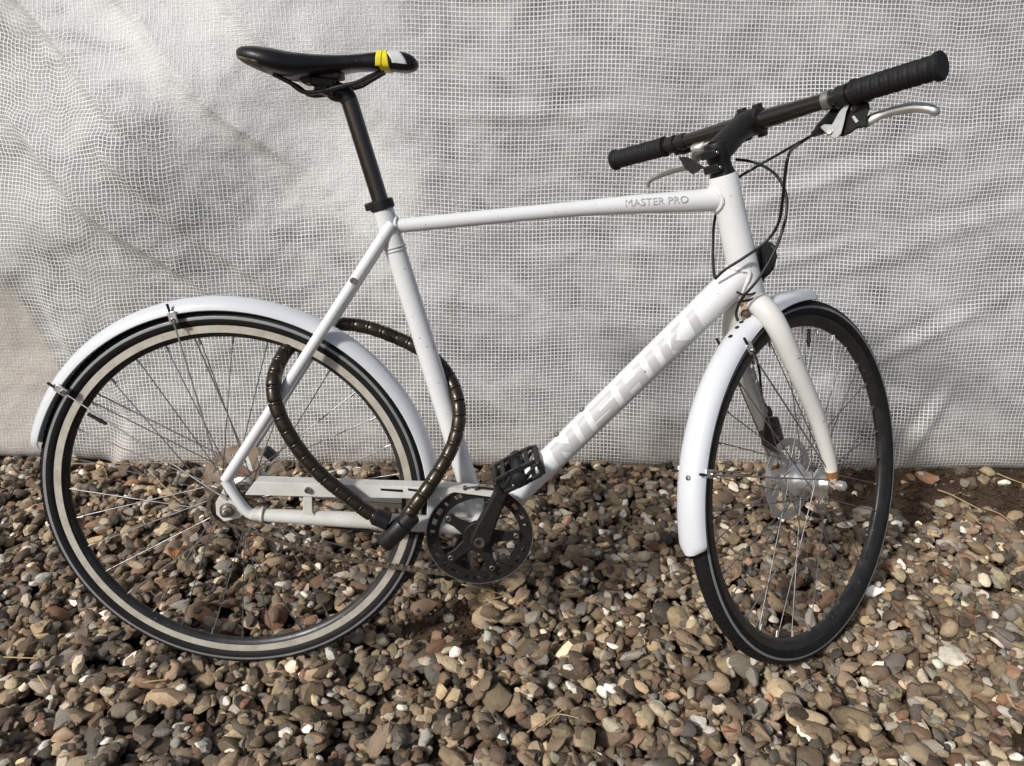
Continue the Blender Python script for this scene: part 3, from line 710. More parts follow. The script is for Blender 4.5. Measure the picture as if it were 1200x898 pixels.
GLY = {
 'N': (1.55, [rect(0, TK, 0, 1), rect(1.55-TK, 1.55, 0, 1), [(TK, 0.52), (1.55-TK, 0.0), (1.55-TK, 0.48), (TK, 1.0)]]),
 'I': (TK+0.04, [rect(0, TK+0.04, 0, 1)]),
 'S': (1.50, [rect(0.02, 1.50, 0.72, 1), rect(0.02, 0.50, 0.40, 0.72), rect(0.50, 1.48, 0.38, 0.60), rect(1.0, 1.48, 0.28, 0.38), rect(0, 1.48, 0, 0.28)]),
 'H': (1.60, [rect(0, TK, 0, 1), rect(1.60-TK, 1.60, 0, 1), rect(TK, 1.60-TK, 0.34, 0.66)]),
 'K': (1.55, [rect(0, TK, 0, 1), [(TK, 0.32), (TK+0.42, 0.52), (1.55, 1.0), (0.95, 1.0)], [(TK, 0.315), (0.92, 0.0), (1.55, 0.0), (TK+0.42, 0.515)]]),
}
def word(text, fn, s0, length, hgt, slant, parent, name, t0=0.0, lift=0.0004, mat='decal'):
    gap = 0.34; tot = sum(GLY[c][0] for c in text)+gap*(len(text)-1); sx = length/tot; x = 0; k = 0
    for c in text:
        m = MB()
        for q in GLY[c][1]:
            qq = [(s0+(x+p[0])*sx+slant*(p[1]-0.5)*hgt, t0+(p[1]-0.5)*hgt) for p in q]; quad(m, fn, qq, lift+k*0.00003); k = (k+1) % 4
        add(name, m, mat, parent, ang=80); x += GLY[c][0]+gap
dv = (dA-dB).normalized(); fnD = wrapfn(dB, dA, 0.0236, 0.0275, 0.22)
s0 = (L(651, 534)-dB).dot(dv); s1 = (L(819, 375)-dB).dot(dv)
word('NISHIKI', fnD, s0, s1-s0, 0.0385, 0.27, frame, 'letter')
def font_word(text, fn, s0, length, hgt, parent, mat, t0=0.0, lift=0.0004, name='letter'):
    cu = bpy.data.curves.new('txt', 'FONT'); cu.body = text; cu.resolution_u = 3
    ob = bpy.data.objects.new('txt', cu); col.objects.link(ob); dg = bpy.context.evaluated_depsgraph_get()
    me = bpy.data.meshes.new_from_object(ob.evaluated_get(dg)); bpy.data.objects.remove(ob); bpy.data.curves.remove(cu)
    co = np.array([v.co[:] for v in me.vertices]); x0, x1 = co[:, 0].min(), co[:, 0].max(); y0, y1 = co[:, 1].min(), co[:, 1].max()
    for v in me.vertices:
        v.co = fn(s0+(v.co.x-x0)/(x1-x0)*length, t0+((v.co.y-y0)/(y1-y0)-0.5)*hgt, lift)
    return link(name, me, mat, parent, ang=80)
tA, tB = L(680, 243.5), L(852, 233); fnT = wrapfn(tA, tB, 0.0128, 0.0200, 0.10)
tv = (tB-tA).normalized(); s0 = (L(731, 241)-tA).dot(tv); s1 = (L(803, 235)-tA).dot(tv)
M['decal2'] = simple('grey_decal', (0.36, 0.36, 0.35), 0.45, 0.1, 0.5, 0.4, 90, (0.5, 0.5, 0.48))
o = font_word('MASTER PRO', fnT, s0, s1-s0, 0.0110, frame, 'decal2', 0.002, 0.0012); o.name = 'lettering'

# ---- chain guard above the chain stay
def gp(pts, v): return [L(a, b, v) for a, b in pts]
cg = add('chain_guard', MB().prism(gp([(287, 580), (298, 565), (420, 569), (470, 571), (530, 572), (580, 577), (578, 583), (532, 577), (508, 586), (475, 584), (400, 583)], -0.066),
                               gp([(287, 580), (298, 565), (420, 569), (470, 571), (530, 572), (580, 577), (578, 583), (532, 577), (508, 586), (475, 584), (400, 583)], -0.064)), 'white_dirty', bike, bev=0.0005)
add('top_flange', MB().prism(gp([(298, 564.6), (420, 568.6), (530, 571.6), (580, 576.6)], -0.066) + gp([(580, 576.6), (530, 571.6), (420, 568.6), (298, 564.6)], -0.040),
                             [p+V((0, 0, -0.002)) for p in gp([(298, 564.6), (420, 568.6), (530, 571.6), (580, 576.6)], -0.066) + gp([(580, 576.6), (530, 571.6), (420, 568.6), (298, 564.6)], -0.040)]) if False else
    (lambda A, B: MB().prism([V((p.x, -0.0638, p.z)) for p in A]+[V((p.x, -0.038, p.z)) for p in reversed(A)], [V((p.x, -0.0638, p.z-0.002)) for p in A]+[V((p.x, -0.038, p.z-0.002)) for p in reversed(A)]))(gp([(298, 565.2), (420, 569.2), (530, 572.2), (580, 577.2)], -0.066), None),
    'white_dirty', cg)
for a, b in ((446, 472), (478, 492)):
    add('slot', MB().prism(gp([(a, 572.5), (b, 574), (b, 577), (a, 575)], -0.0665), gp([(a, 572.5), (b, 574), (b, 577), (a, 575)], -0.0662)), 'black', cg)
add('bracket', MB().prism(gp([(355.5, 581), (365.5, 581), (366, 600), (369, 604), (351, 604), (355, 599)], -0.0635), gp([(355.5, 581), (365.5, 581), (366, 600), (369, 604), (351, 604), (355, 599)], -0.0600)), 'white_dirty', cg, bev=0.0008)
boltobj(cg, L(361, 574, -0.0662), (0, -1, 0), 0.0058, 0.006)
boltobj(cg, L(545, 573, -0.0640), (0, -0.3, 1), 0.004, 0.005); boltobj(cg, L(558, 574, -0.0640), (0, -0.3, 1), 0.003, 0.005)

# ---- seat clamp, post, saddle
sv = (st_top-st_bot).normalized()
clamp = add('seat_clamp', MB().lathe([(0.0190, -0.001), (0.0208, 0.001), (0.0208, 0.013), (0.0190, 0.0150)], st_top+sv*0.001, sv, 28), 'black', bike)
p_ = L(431, 242, -0.006)
add('ear', MB().box(p_+V((0.004, 0.002, 0)), 0.008, 0.011, 0.0062, X=FW, Z=sv), 'black', clamp, bev=0.002)
boltobj(clamp, V((p_.x+0.001, -0.0095, p_.z)), (0, -1, 0), 0.0045, 0.004)
pt_top = st_top+(L(406, 118)-st_top).dot(sv)*sv
post = add('seat_post', MB().tube([st_top, pt_top], 0.0137, 24), 'gloss', bike)
hc = L(395, 108)
head = add('post_head', MB().tube(spl([pt_top-sv*0.002, pt_top+sv*0.010+FW*-0.004, L(393, 107), L(385, 100)], 5), [0.0145, 0.0150, 0.0165, 0.0150], 18, flat=0.95), 'black', post)
add('rail_clamp', MB().box(L(381, 98), 0.019, 0.024, 0.0075, X=(0.98, 0, -0.1), Z=(0.1, 0, 0.98)), 'black', post, bev=0.003)
add('rail_clamp', MB().box(L(383, 108), 0.016, 0.022, 0.0055, X=(0.98, 0, -0.25), Z=(0.25, 0, 0.98)), 'black', post, bev=0.003)
boltobj(post, L(379, 102, -0.022), (0, -1, 0), 0.0058, 0.004, 'dusty')
# saddle: sections from tail to nose, each a closed loop
def build_saddle():
    topc = [(283.5, 65), (290, 58.5), (305, 57.5), (325, 60), (350, 64), (385, 66), (415, 65), (441, 62), (462, 60.5), (476, 62.5), (485, 67), (490.2, 74)]
    botc = [(285, 71), (291, 77), (306, 84), (326, 90), (350, 94.5), (385, 89), (415, 84), (441, 83.5), (462, 84.5), (476, 85.5), (485, 83.5), (490, 79)]
    hw = [0.030, 0.055, 0.070, 0.074, 0.064, 0.043, 0.031, 0.026, 0.024, 0.022, 0.017, 0.006]
    n = 20; m = MB()
    sec = []
    for (a, b, h) in zip(topc, botc, hw):
        T, Bt = L(*a), L(*b); sec.append((T.x, T.z, Bt.z, h))
    ss = spl([np.array(q) for q in sec], 4)
    for (x, zt, zb, h) in ss:
        h = max(h, 0.004); zz = max(zt-zb, 0.004)
        for k in range(n):
            t = 2*math.pi*k/n; c, s_ = math.cos(t), math.sin(t)
            yy = h*math.copysign(abs(c)**0.75, c)
            if s_ >= 0: z = zb + zz*(0.42+0.58*abs(s_)**0.8)
            else: z = zb + zz*0.42*(1-abs(s_)**0.55*(1.0))
            # flat flanks drop lower than the centre underside
            m.v.append(V((x, yy, z)))
    mm = len(ss)
    for i in range(mm-1):
        for k in range(n):
            k2 = (k+1) % n; m.f.append((i*n+k, i*n+k2, (i+1)*n+k2, (i+1)*n+k))
    m.f.append(tuple(range(n))); m.f.append(tuple((mm-1)*n+k for k in range(n)))
    return m, ss
sm, SEC = build_saddle()
saddle = add('saddle', sm, 'saddle', bike, ang=60)
def saddle_band(px0, px1, name, mat, lift=0.0007, t0=0, t1=2*math.pi, skew=0.0):
    """a strip following the saddle surface between two stations, from angle t0 to t1"""
    A = np.array(SEC); m = MB(); nu, nv = 7, 26
    xa, xb = L(px0, 72).x, L(px1, 72).x
    for i in range(nu+1):
        for j in range(nv+1):
            t = t0+(t1-t0)*j/nv; c, s_ = math.cos(t), math.sin(t)
            x = xa+(xb-xa)*i/nu + skew*s_
            zt, zb, h = (np.interp(x, A[:, 0], A[:, q]) for q in (1, 2, 3)); zz = zt-zb
            z = zb+zz*(0.42+0.58*abs(s_)**0.8) if s_ >= 0 else zb+zz*0.42*(1-abs(s_)**0.55)
            p = V((x, h*math.copysign(abs(c)**0.75, c), z)); nn = V((0, p.y*1.0, (p.z-(zb+zz*0.45))*1.2)); nn = nn.normalized() if nn.length > 1e-5 else V((0, 0, 1))
            m.v.append(p+nn*lift)
    for i in range(nu):
        for j in range(nv): a = i*(nv+1)+j; m.f.append((a, a+nv+1, a+nv+2, a+1))
    o = add(name, m, mat, saddle, ang=60); sf = o.modifiers.new('thickness', 'SOLIDIFY'); sf.thickness = 0.0006; sf.offset = 1.0; return o
saddle_band(445, 457, 'yellow_tape', 'tape', 0.0009, math.pi*0.45, math.pi*1.62, skew=-0.003)
saddle_band(442.5, 449, 'yellow_tape', 'tape', 0.0016, math.pi*0.45, math.pi*1.12, skew=0.002)
saddle_band(461, 478, 'worn_patch', 'patch', 0.0007, math.pi*0.70, math.pi*1.02, skew=-0.012)
saddle_band(286, 318, 'worn_edge', 'saddle_worn', 0.0006, math.pi*1.05, math.pi*1.42)
for s in (-1, 1):
    rl = [(322, 88, 0.030), (340, 97, 0.026), (355, 107.5, 0.022), (372, 108, 0.022), (402, 101, 0.022), (418, 97.5, 0.021), (432, 90, 0.016), (448, 82, 0.009)]
    pts = [V((L(a, b, -0.02).x, s*v, L(a, b, -0.02).z)) for a, b, v in rl]
    add('rail', MB().tube(spl(pts, 5), 0.0036, 10), 'gloss', saddle)
add('base_shell', MB().prism([V((L(a, b).x, -0.02, L(a, b).z)) for a, b in ((350, 90), (402, 86), (402, 93), (358, 100))], [V((L(a, b).x, 0.02, L(a, b).z)) for a, b in ((350, 90), (402, 86), (402, 93), (358, 100))]), 'rustbolt', saddle, bev=0.002)

# ---- wheels
def tyre_profile():
    P = []; n = 26
    for k in range(n):
        a = 2*math.pi*k/n; rr = 0.0165; 
        P.append((0.3285+rr*math.cos(a), rr*math.sin(a)*0.97))
    return P
def ring_profile(pts): return pts
def make_wheel(center, beige, parent_mw, rot0, disc_mat, hubr, valve_ang, hubmat, dy=0.0):
    rimp = [(0.3195, -0.0105), (0.3195, 0.0105), (0.3055, 0.0108), (0.3000, 0.0070), (0.2965, 0.0036), (0.2955, 0.0), (0.2965, -0.0036), (0.3000, -0.0070), (0.3055, -0.0108)]
    mw = parent_mw @ Matrix.Translation(center)
    wheel = add('wheel', MB().lathe(rimp, n=128, close=True), 'rim', bike, mw)
    add('tyre', MB().lathe(tyre_profile(), n=128, close=True), 'rubber', wheel, ang=80)
    for s in (-1, 1):
        a = [s*math.radians(x) for x in (70, 76, 82, 88)] if beige else [s*math.radians(x) for x in (72, 77, 82, 87)]
        pr = [(0.3285+0.0168*math.cos(q), 0.0168*math.sin(q)*0.97) for q in a]
        st = add('reflective_stripe', MB().lathe(pr+[(p[0], p[1]*0.97) for p in reversed(pr)], n=128, close=True), 'stripe', wheel, ang=80)
        if beige:
            add('brake_track', MB().lathe([(0.3188, s*0.0105), (0.3188, s*0.0118), (0.3050, s*0.0120), (0.3050, s*0.0106)], n=128, close=True), 'beige', wheel)
    for sg in (-1, 1):
        add('rim_edge', MB().lathe([(0.3192, sg*0.0106), (0.3200, sg*0.0119), (0.3212, sg*0.0119), (0.3214, sg*0.0106)], n=128, close=True), 'alu_dull' if beige else 'rim', wheel)
    # tread blocks: fine cross grooves joined into one ring
    m = MB(); nb = 150
    for k in range(nb):
        for s in (-1, 1):
            a = 2*math.pi*(k+0.25*s)/nb; rd = V((math.cos(a), 0, math.sin(a))); tg = V((-math.sin(a), 0, math.cos(a)))
            for q in (0.0050, 0.0098):
                h = 0.3285+math.sqrt(0.0165**2-q*q); nn = (rd*math.sqrt(0.0165**2-q*q)+V((0, s*q, 0))).normalized(); si = nn.cross(tg)
                m.box(rd*(h-0.0002)+V((0, s*q, 0)), 0.0046, 0.0017, 0.0009, X=tg+si*0.25*s, Y=si, Z=nn)
    td = add('tread', m, 'rubber', wheel, ang=30); td['kind'] = 'stuff'
    # hub
    fl = 0.030
    add('hub', MB().lathe([(0.006, -0.052), (0.010, -0.05), (0.013, -0.044), (0.016, -0.036), (hubr, -0.0335), (hubr, -0.0295), (hubr*0.74, -0.027), (hubr*0.62, -0.016), (hubr*0.60, 0.008),
                            (hubr*0.74, 0.025-dy*0.8), (hubr*1.05, 0.0285-dy*0.8), (hubr*1.05, 0.0325-dy*0.8), (0.017, 0.036-dy*0.8), (0.016, 0.046), (0.010, 0.050), (0.006, 0.052)], n=36), hubmat, wheel, ang=30)
    # spokes: 32, crossed three times, mesh shared between alike ones
    shp = {}
    for side in (-1, 1):
        for dr in (-1, 1):
            a = dr*math.radians(67.5); hr = hubr*0.92; p0 = V((hr*math.cos(a), side*(0.0315-(dy*0.8 if side > 0 else 0)+0.0022*dr*side), hr*math.sin(a))); p1 = V((0.2965, side*0.0025, 0))
            m = MB().tube([p0+V((0, -side*0.003*1, 0)), p0, p0.lerp(p1, 0.5), p1], 0.00105, 7)
            shp[side, dr] = m.mesh('spoke')
    nip = MB().tube([V((0.284, 0.0004, 0)), V((0.2962, 0, 0))], 0.0019, 7).mesh('nipple')
    for k in range(32):
        side = -1 if k % 2 == 0 else 1; dr = 1 if (k//2) % 2 == 0 else -1
        rm = Matrix.Rotation(rot0+2*math.pi*k/32, 4, 'Y')
        link('spoke', shp[side, dr], 'spoke', wheel, rm, ang=60); 
        link('nipple', nip, 'alu_dull', wheel, rm, ang=60)
    # valve
    rm = Matrix.Rotation(-valve_ang, 4, 'Y')
    add('valve', MB().lathe([(0.0032, 0), (0.0032, 0.020), (0.0042, 0.021), (0.0042, 0.026), (0.003, 0.027), (0.003, 0.034), (0.0, 0.036)], (0.291, 0, 0), (-1, 0, 0), 12), 'dusty', wheel, rm)
    # brake disc on the far side: braking ring and slanted spokes
    m = MB().sector(0.066, 0.080, 0, 2*math.pi, 0.0485-dy, 0.0505-dy, 72); m.sector(0.018, 0.030, 0, 2*math.pi, 0.0487-dy, 0.0503-dy, 36)
    for k in range(8):
        a0 = 2*math.pi*k/8; a1 = a0+0.55
        q0, q1 = V((math.cos(a0), 0, math.sin(a0))), V((math.cos(a1), 0, math.sin(a1))); t0, t1 = V((-math.sin(a0), 0, math.cos(a0))), V((-math.sin(a1), 0, math.cos(a1)))
        pf = [q0*0.028-t0*0.008, q0*0.028+t0*0.006, q1*0.068+t1*0.010, q1*0.068-t1*0.010]
        m.prism([p+V((0, 0.0488-dy, 0)) for p in pf], [p+V((0, 0.0502-dy, 0)) for p in pf])
    add('brake_disc', m, disc_mat, wheel, ang=30)
    return wheel
rv = L(112, 490); rva = math.atan2(rv.z-WR, rv.x)
rear = make_wheel(RC, True, Matrix(), 0.07, 'rusty_disc', 0.024, rva, 'alu_dull'); rear['label'] = 'rear wheel with beige rim band and rusty disc'
fv = F(948, 386); fva = math.atan2(fv.z-WR, fv.x-WB)
front = make_wheel(FC, False, STEER4, 0.02, 'disc', 0.030, fva, 'alu', 0.014); front['label'] = 'front wheel turned aside with black rim'
# rear axle nuts, sprocket
add('axle_nut', MB().lathe([(0.006, -0.05), (0.006, -0.058), (0.0125, -0.058), (0.0135, -0.060), (0.0125, -0.0625), (0.0095, -0.063), (0.0095, -0.071), (0.005, -0.072), (0.005, -0.079), (0.0, -0.080)], n=18), 'bolt', rear)
add('axle_nut', MB().lathe([(0.006, 0.05), (0.0125, 0.060), (0.0095, 0.063), (0.0095, 0.072), (0.0, 0.080)], n=18), 'bolt', rear)
m = MB().sector(0.015, 0.034, 0, 2*math.pi, -0.0435, -0.0415, 36)
for k in range(18): m.sector(0.0335, 0.0390, 2*math.pi*k/18-0.09, 2*math.pi*k/18+0.09, -0.0433, -0.0417, 2)
add('sprocket', m, 'chain', rear, ang=30)
# front axle: nut on the near side and a black quick release lever on the far side
add('axle_nut', MB().lathe([(0.004, -0.052), (0.004, -0.064), (0.009, -0.064), (0.0095, -0.068), (0.0085, -0.076), (0.005, -0.079), (0.0, -0.0795)], n=18), 'alu', front)

# ---- mudguards
def mudguard(a0, a1, mw, center, name, hw=0.0245, r0=0.3445, hgt=0.0215, taper=True, n=90):
    m = MB(); k = 13; mwi = mw @ Matrix.Translation(center)
    for i in range(n+1):
        a = a0+(a1-a0)*i/n; e = min(1.0, min(i, n-i)/2.5); sc_ = 0.55+0.45*math.sqrt(max(e*(2-e), 0)) if taper else 1.0
        rd = V((math.cos(a), 0, math.sin(a)))
        for off in (0, -0.0014):
            for j in range(k):
                b = math.radians(-88+176*j/(k-1)); m.v.append(rd*(r0+off+hgt*math.cos(b))+V((0, (hw+off)*math.sin(b)*sc_, 0)))
    st = 2*k
    for i in range(n):
        for j in range(k-1):
            a = i*st+j; m.f.append((a, a+1, a+st+1, a+st)); a += k; m.f.append((a, a+st, a+st+1, a+1))
        for j in (0, k-1): a = i*st+j; m.f.append((a, a+k, a+st+k, a+st))
    for i in (0, n):
        for j in range(k-1): a = i*st+j; m.f.append((a, a+1, a+k+1, a+k))
    return add(name, m, 'guard', bike, mwi, ang=50)
def wang(p, c): return math.atan2(p.z-c.z, p.x-c.x)
ra0 = wang(L(45, 521), RC); ra1 = math.radians(-9)
rg = mudguard(ra1, ra0, Matrix(), RC, 'mudguard'); rg['label'] = 'rear mudguard arching over the rear tyre'
fa_tip = wang(F(947, 347), FC); fa_low = wang(F(816, 645), FC) % (2*math.pi)
fg = mudguard(fa_tip, fa_low, STEER4, FC, 'mudguard', hw=0.026); fg['label'] = 'front mudguard hanging low behind the front tyre'
def guard_stay(mg, ang, axle_y, axle_off, near=True):
    """wire stay from a clip on the mudguard rim to the axle, with its clip, bolt and black end caps; coordinates about the axle"""
    rd = V((math.cos(ang), 0, math.sin(ang))); tg = V((-rd.z, 0, rd.x))
    for s in (-1, 1):
        c = rd*0.3385+V((0, s*0.0272, 0))
        add('clip', MB().box(c+rd*0.002, 0.0072, 0.0018, 0.0105, X=tg, Y=(0, 1, 0), Z=rd), 'alu', mg, bev=0.0015)
        add('clip_bolt', MB().lathe([(0.0042, 0), (0.0042, 0.002), (0.003, 0.0035), (0.0018, 0.0035), (0.0015, 0.002), (0, 0.002)], c+V((0, s*0.0018, 0))-rd*0.003, (0, s, 0), 12), 'bolt', mg)
        add('end_cap', MB().tube([c+rd*0.011+tg*0.002, c+rd*0.0255+tg*0.002], 0.0023, 8), 'black', mg)
        q = V((axle_off[0], s*axle_y, axle_off[1]))
        add('stay', MB().tube([c+rd*0.010+tg*0.002, c-rd*0.02+tg*0.001, q], 0.0015, 8), 'alu_dull', mg)
for pxy in ((203, 374), (80, 463)):
    p = L(pxy[0], pxy[1], -0.027); guard_stay(rg, wang(p, RC), 0.068, (0.006, 0.022))
for pxy in ((879, 408), (836, 556)):
    p = F(pxy[0], pxy[1], -0.027); guard_stay(fg, wang(p, FC), 0.060, (-0.004, 0.010))
for pxy in ((871, 383), (866, 389), (858, 398)):       # holes drilled in the front guard
    p = F(pxy[0], pxy[1], 0.0)-FC; rd = V((p.x, 0, p.z)).normalized()
    c = rd*(0.3445+0.0217)
    add('hole', MB().lathe([(0.0040, -0.0004), (0.0040, 0.0005), (0, 0.0005)], c, rd, 14), 'black', fg)
p = F(812, 560, 0)-FC; rd = V((p.x, 0, p.z)).normalized()
add('rivet', MB().lathe([(0.0045, 0), (0.004, 0.0015), (0.0, 0.0025)], rd*(0.3445+0.0208)+V((0, -0.006, 0)), rd, 14), 'bolt', fg)
p_ = L(345, 364, 0.0); rd = (p_-RC).normalized()

# ---- fork
fork = add('fork', MB().lathe([(0.019, -0.026), (0.0225, -0.018), (0.0235, -0.006), (0.0235, -0.001)], HT0-AX*0.004, AX, 24), 'forktip', bike, STEER4)
bl = [axpt(ht_h0-0.014)+V((0, -0.006, 0)), F(890, 357, -0.020), F(903, 371, -0.037), F(917, 396, -0.049), F(935, 437, -0.055), F(957, 489, -0.058), F(972, 540, -0.059), F(974.5, 556, -0.059)]
for s in (-1, 1):
    pts = [V((q.x, q.y*-s if s == 1 else q.y, q.z)) for q in bl]
    if s == 1: pts = [V((q.x, -q.y, q.z)) for q in bl]
    b = add('blade', MB().tube(spl(pts, 6), [0.0200, 0.0200, 0.0195, 0.0182, 0.0165, 0.0145, 0.0122, 0.0105], 20, ref=(0, 1, 0), flat=0.92), 'fork', fork, ang=60)
    e = pts[-1]; e0 = pts[-2]
    t_ = (e-e0).normalized()
    add('blade_tip', MB().tube([e-t_*0.002, e+t_*0.006, e+t_*0.012, FC+V((0, s*0.056, -0.004))], [0.0108, 0.0095, 0.0075, 0.007], 14), 'forktip', fork)
    add('rust_patch', MB().tube([e-t_*0.007, e-t_*0.003, e+t_*0.005], [0.0108, 0.0113, 0.0104], 16), 'rust', fork, ang=60)
    add('fork_end', MB().box(FC+V((0, s*0.0545, -0.002)), 0.010, 0.0028, 0.014), 'fork' if s > 0 else 'rustbolt', fork, bev=0.002)
# lettering on the far blade, inner face
lb0 = V((bl[4].x, -bl[4].y, bl[4].z)); lb1 = V((bl[3].x, -bl[3].y, bl[3].z)).lerp(lb0, -0.2)
fA, fB = V((bl[5].x, 0.058, bl[5].z)), V((bl[3].x, 0.0495, bl[3].z)); fnF = wrapfn(fA, fB, 0.0145, 0.0182, 0.0)
word('NISHIKI', lambda s, t, l=0.0004: fnF(s, t, l+0.0012), 0.0, (fB-fA).length, 0.016, 0.25, fork, 'letter')
# mudguard bracket bolt under the crown, rust ring
add('crown_race', MB().lathe([(0.0245, -0.003), (0.0262, -0.001), (0.0262, 0.002), (0.0245, 0.0035)], HT0-AX*0.004, AX, 28), 'black', fork)
cb = axpt(ht_h0-0.028, -0.022)
add('crown_bolt', MB().lathe([(0.0075, 0), (0.0075, 0.007), (0.004, 0.009), (0, 0.009)], cb, -FW+V((0, -0.5, 0)), 14), 'rustbolt', fork)
add('guard_bracket', MB().tube([cb, axpt(ht_h0-0.045, -0.030), axpt(ht_h0-0.060, -0.028)], [0.004, 0.0045, 0.0055], 10, flat=2.0), 'alu_dull', fork)
# quick release lever, far side
ql = [F(928, 572, 0.056), F(936, 590, 0.062), F(948, 601, 0.066), F(966, 606, 0.066)]
add('release_lever', MB().tube(spl(ql, 5), [0.006, 0.0085, 0.0095, 0.0065], 10, ref=(0, 1, 0), flat=0.7), 'black', front) if False else \
    add('release_lever', MB().tube(spl(ql, 5), [0.006, 0.0085, 0.0095, 0.0065], 10, ref=(0, 1, 0), flat=0.7), 'black', fork)
# brake caliper on the far blade
cal = add('brake_caliper', MB().prism([F(a, b, 0.072) for a, b in ((897, 488), (912, 488), (918, 510), (921, 525), (906, 532), (893, 515))], [F(a, b, 0.040) for a, b in ((897, 488), (912, 488), (918, 510), (921, 525), (906, 532), (893, 515))]), 'gloss', bike, STEER4, bev=0.004)
add('barrel_adjuster', MB().lathe([(0.004, 0), (0.006, 0.003), (0.006, 0.012), (0.004, 0.016), (0.0032, 0.022)], F(902, 489, 0.056), (-0.1, 0, 1), 12), 'rustbolt', cal)
add('arm', MB().tube([F(893, 505, 0.036), F(895, 520, 0.035), F(912, 531, 0.036)], 0.004, 8), 'rustbolt', cal)
rcal = add('brake_caliper', MB().box(RC+V((0.046, 0.058, 0.058)), 0.014, 0.010, 0.009, X=(0.7, 0, -0.7), Z=(0.7, 0, 0.7)), 'black', bike, bev=0.004)

# ---- front lamp behind the head tube
lm = axpt(ht_h0+0.055, 0.060)
lp = [(884, 300), (888, 289), (894, 284), (903, 283), (909, 289), (911, 301), (907, 315), (899, 325), (891, 327), (886, 316)]
lamp = add('front_lamp', MB().prism([FX(x, y, lm.x-0.012) for x, y in lp], [FX(x, y, lm.x+0.022) for x, y in lp]), 'black', bike, STEER4, bev=0.005)
for k in range(4):
    fp_ = [(889.5+k*4, 296), (891+k*4, 296), (891+k*4, 318), (889.5+k*4, 318)]
    add('fin', MB().prism([FX(x, y, lm.x-0.0140) for x, y in fp_], [FX(x, y, lm.x-0.0115) for x, y in fp_]), 'dusty', lamp)
add('bracket', MB().tube(spl([lm-AX*0.014-FW*0.006, axpt(ht_h0+0.018, 0.048), axpt(ht_h0+0.001, 0.030)], 5), [0.008, 0.0065, 0.006], 12), 'black', lamp)

# ---- stem, bar, grips
BC = BASE+AX*0.66533+FW*0.11137
stem_b = axpt(ht_h1+0.003); stem_t = axpt(ht_h1+0.040)
stem = add('stem', MB().tube(spl([stem_t-FW*0.004, stem_t+FW*0.016+AX*0.006, BC-FW*0.040-AX*0.004, BC-FW*0.012], 5), [0.0222, 0.0228, 0.0215, 0.0225], 20, flat=0.95), 'dusty', bike, STEER4, ang=60)
add('steerer_clamp', MB().lathe([(0.0215, 0), (0.0200, 0.004), (0.0185, 0.010), (0.0175, 0.020), (0.0200, 0.026), (0.0205, 0.050), (0.0195, 0.053), (0.0175, 0.054)], stem_b, AX, 26), 'black', stem, bev=0)
add('faceplate', MB().lathe([(0.0180, -0.0225), (0.0228, -0.0205), (0.0228, 0.0205), (0.0180, 0.0225)], BC, (0, 1, 0), 26), 'dusty', stem)
for a in (-1, 1):
    for b in (-1, 1):
        add('clamp_lug', MB().box(BC+FW*0.004+V((0, a*0.015, 0))+AX*b*0.0228, 0.008, 0.0058, 0.0048, X=FW, Z=AX), 'dusty', stem, bev=0.002)
        boltobj(stem, BC+FW*0.011+V((0, a*0.015, 0))+AX*b*0.0228, FW, 0.0034, 0.004, 'bolt')
for b in (0.012, 0.036):
    q = axpt(ht_h1+0.006+b, -0.022); add('clamp_bolt', MB().box(q, 0.0065, 0.015, 0.0065, X=FW, Z=AX), 'black', stem, bev=0.002)
    boltobj(stem, q+V((0, -0.013, 0)), (0, -1, 0), 0.0034, 0.003)
sw_ = 0.0435; HL = 0.6184/2
def barp(v):                                            # point of the bar axis at offset v
    a = abs(v); return BC + V((-max(a-0.05, 0)*math.sin(sw_)*1.2, v, 0.0))
bar = add('handlebar', MB().tube([barp(v) for v in (-HL+0.004, -0.2, -0.12, -0.075, -0.05, 0, 0.05, 0.075, 0.12, 0.2, HL-0.004)], [0.0111, 0.0118, 0.0128, 0.0142, 0.0157, 0.0158, 0.0157, 0.0142, 0.0128, 0.0118, 0.0111], 22), 'gloss', bike, STEER4)
for s in (-1, 1):
    a, b = barp(s*HL), barp(s*(HL-0.128)); d = (b-a)
    prof = [(0.0, -0.002), (0.0165, -0.002), (0.0192, 0.0005), (0.0192, 0.0060), (0.0172, 0.0080)]
    for k in range(24):
        h = 0.010+k*0.0045; prof += [(0.0163 if (k % 3) else 0.0169, h), (0.0169 if (k % 3) else 0.0158, h+0.0030)]
    prof += [(0.0165, 0.1210), (0.0180, 0.1225), (0.0180, 0.1275), (0.0155, 0.1285), (0.0112, 0.1285)]
    add('grip', MB().lathe([(q[0]*1.07, q[1]) for q in prof], a, d, 26), 'gripr', bar, ang=35)

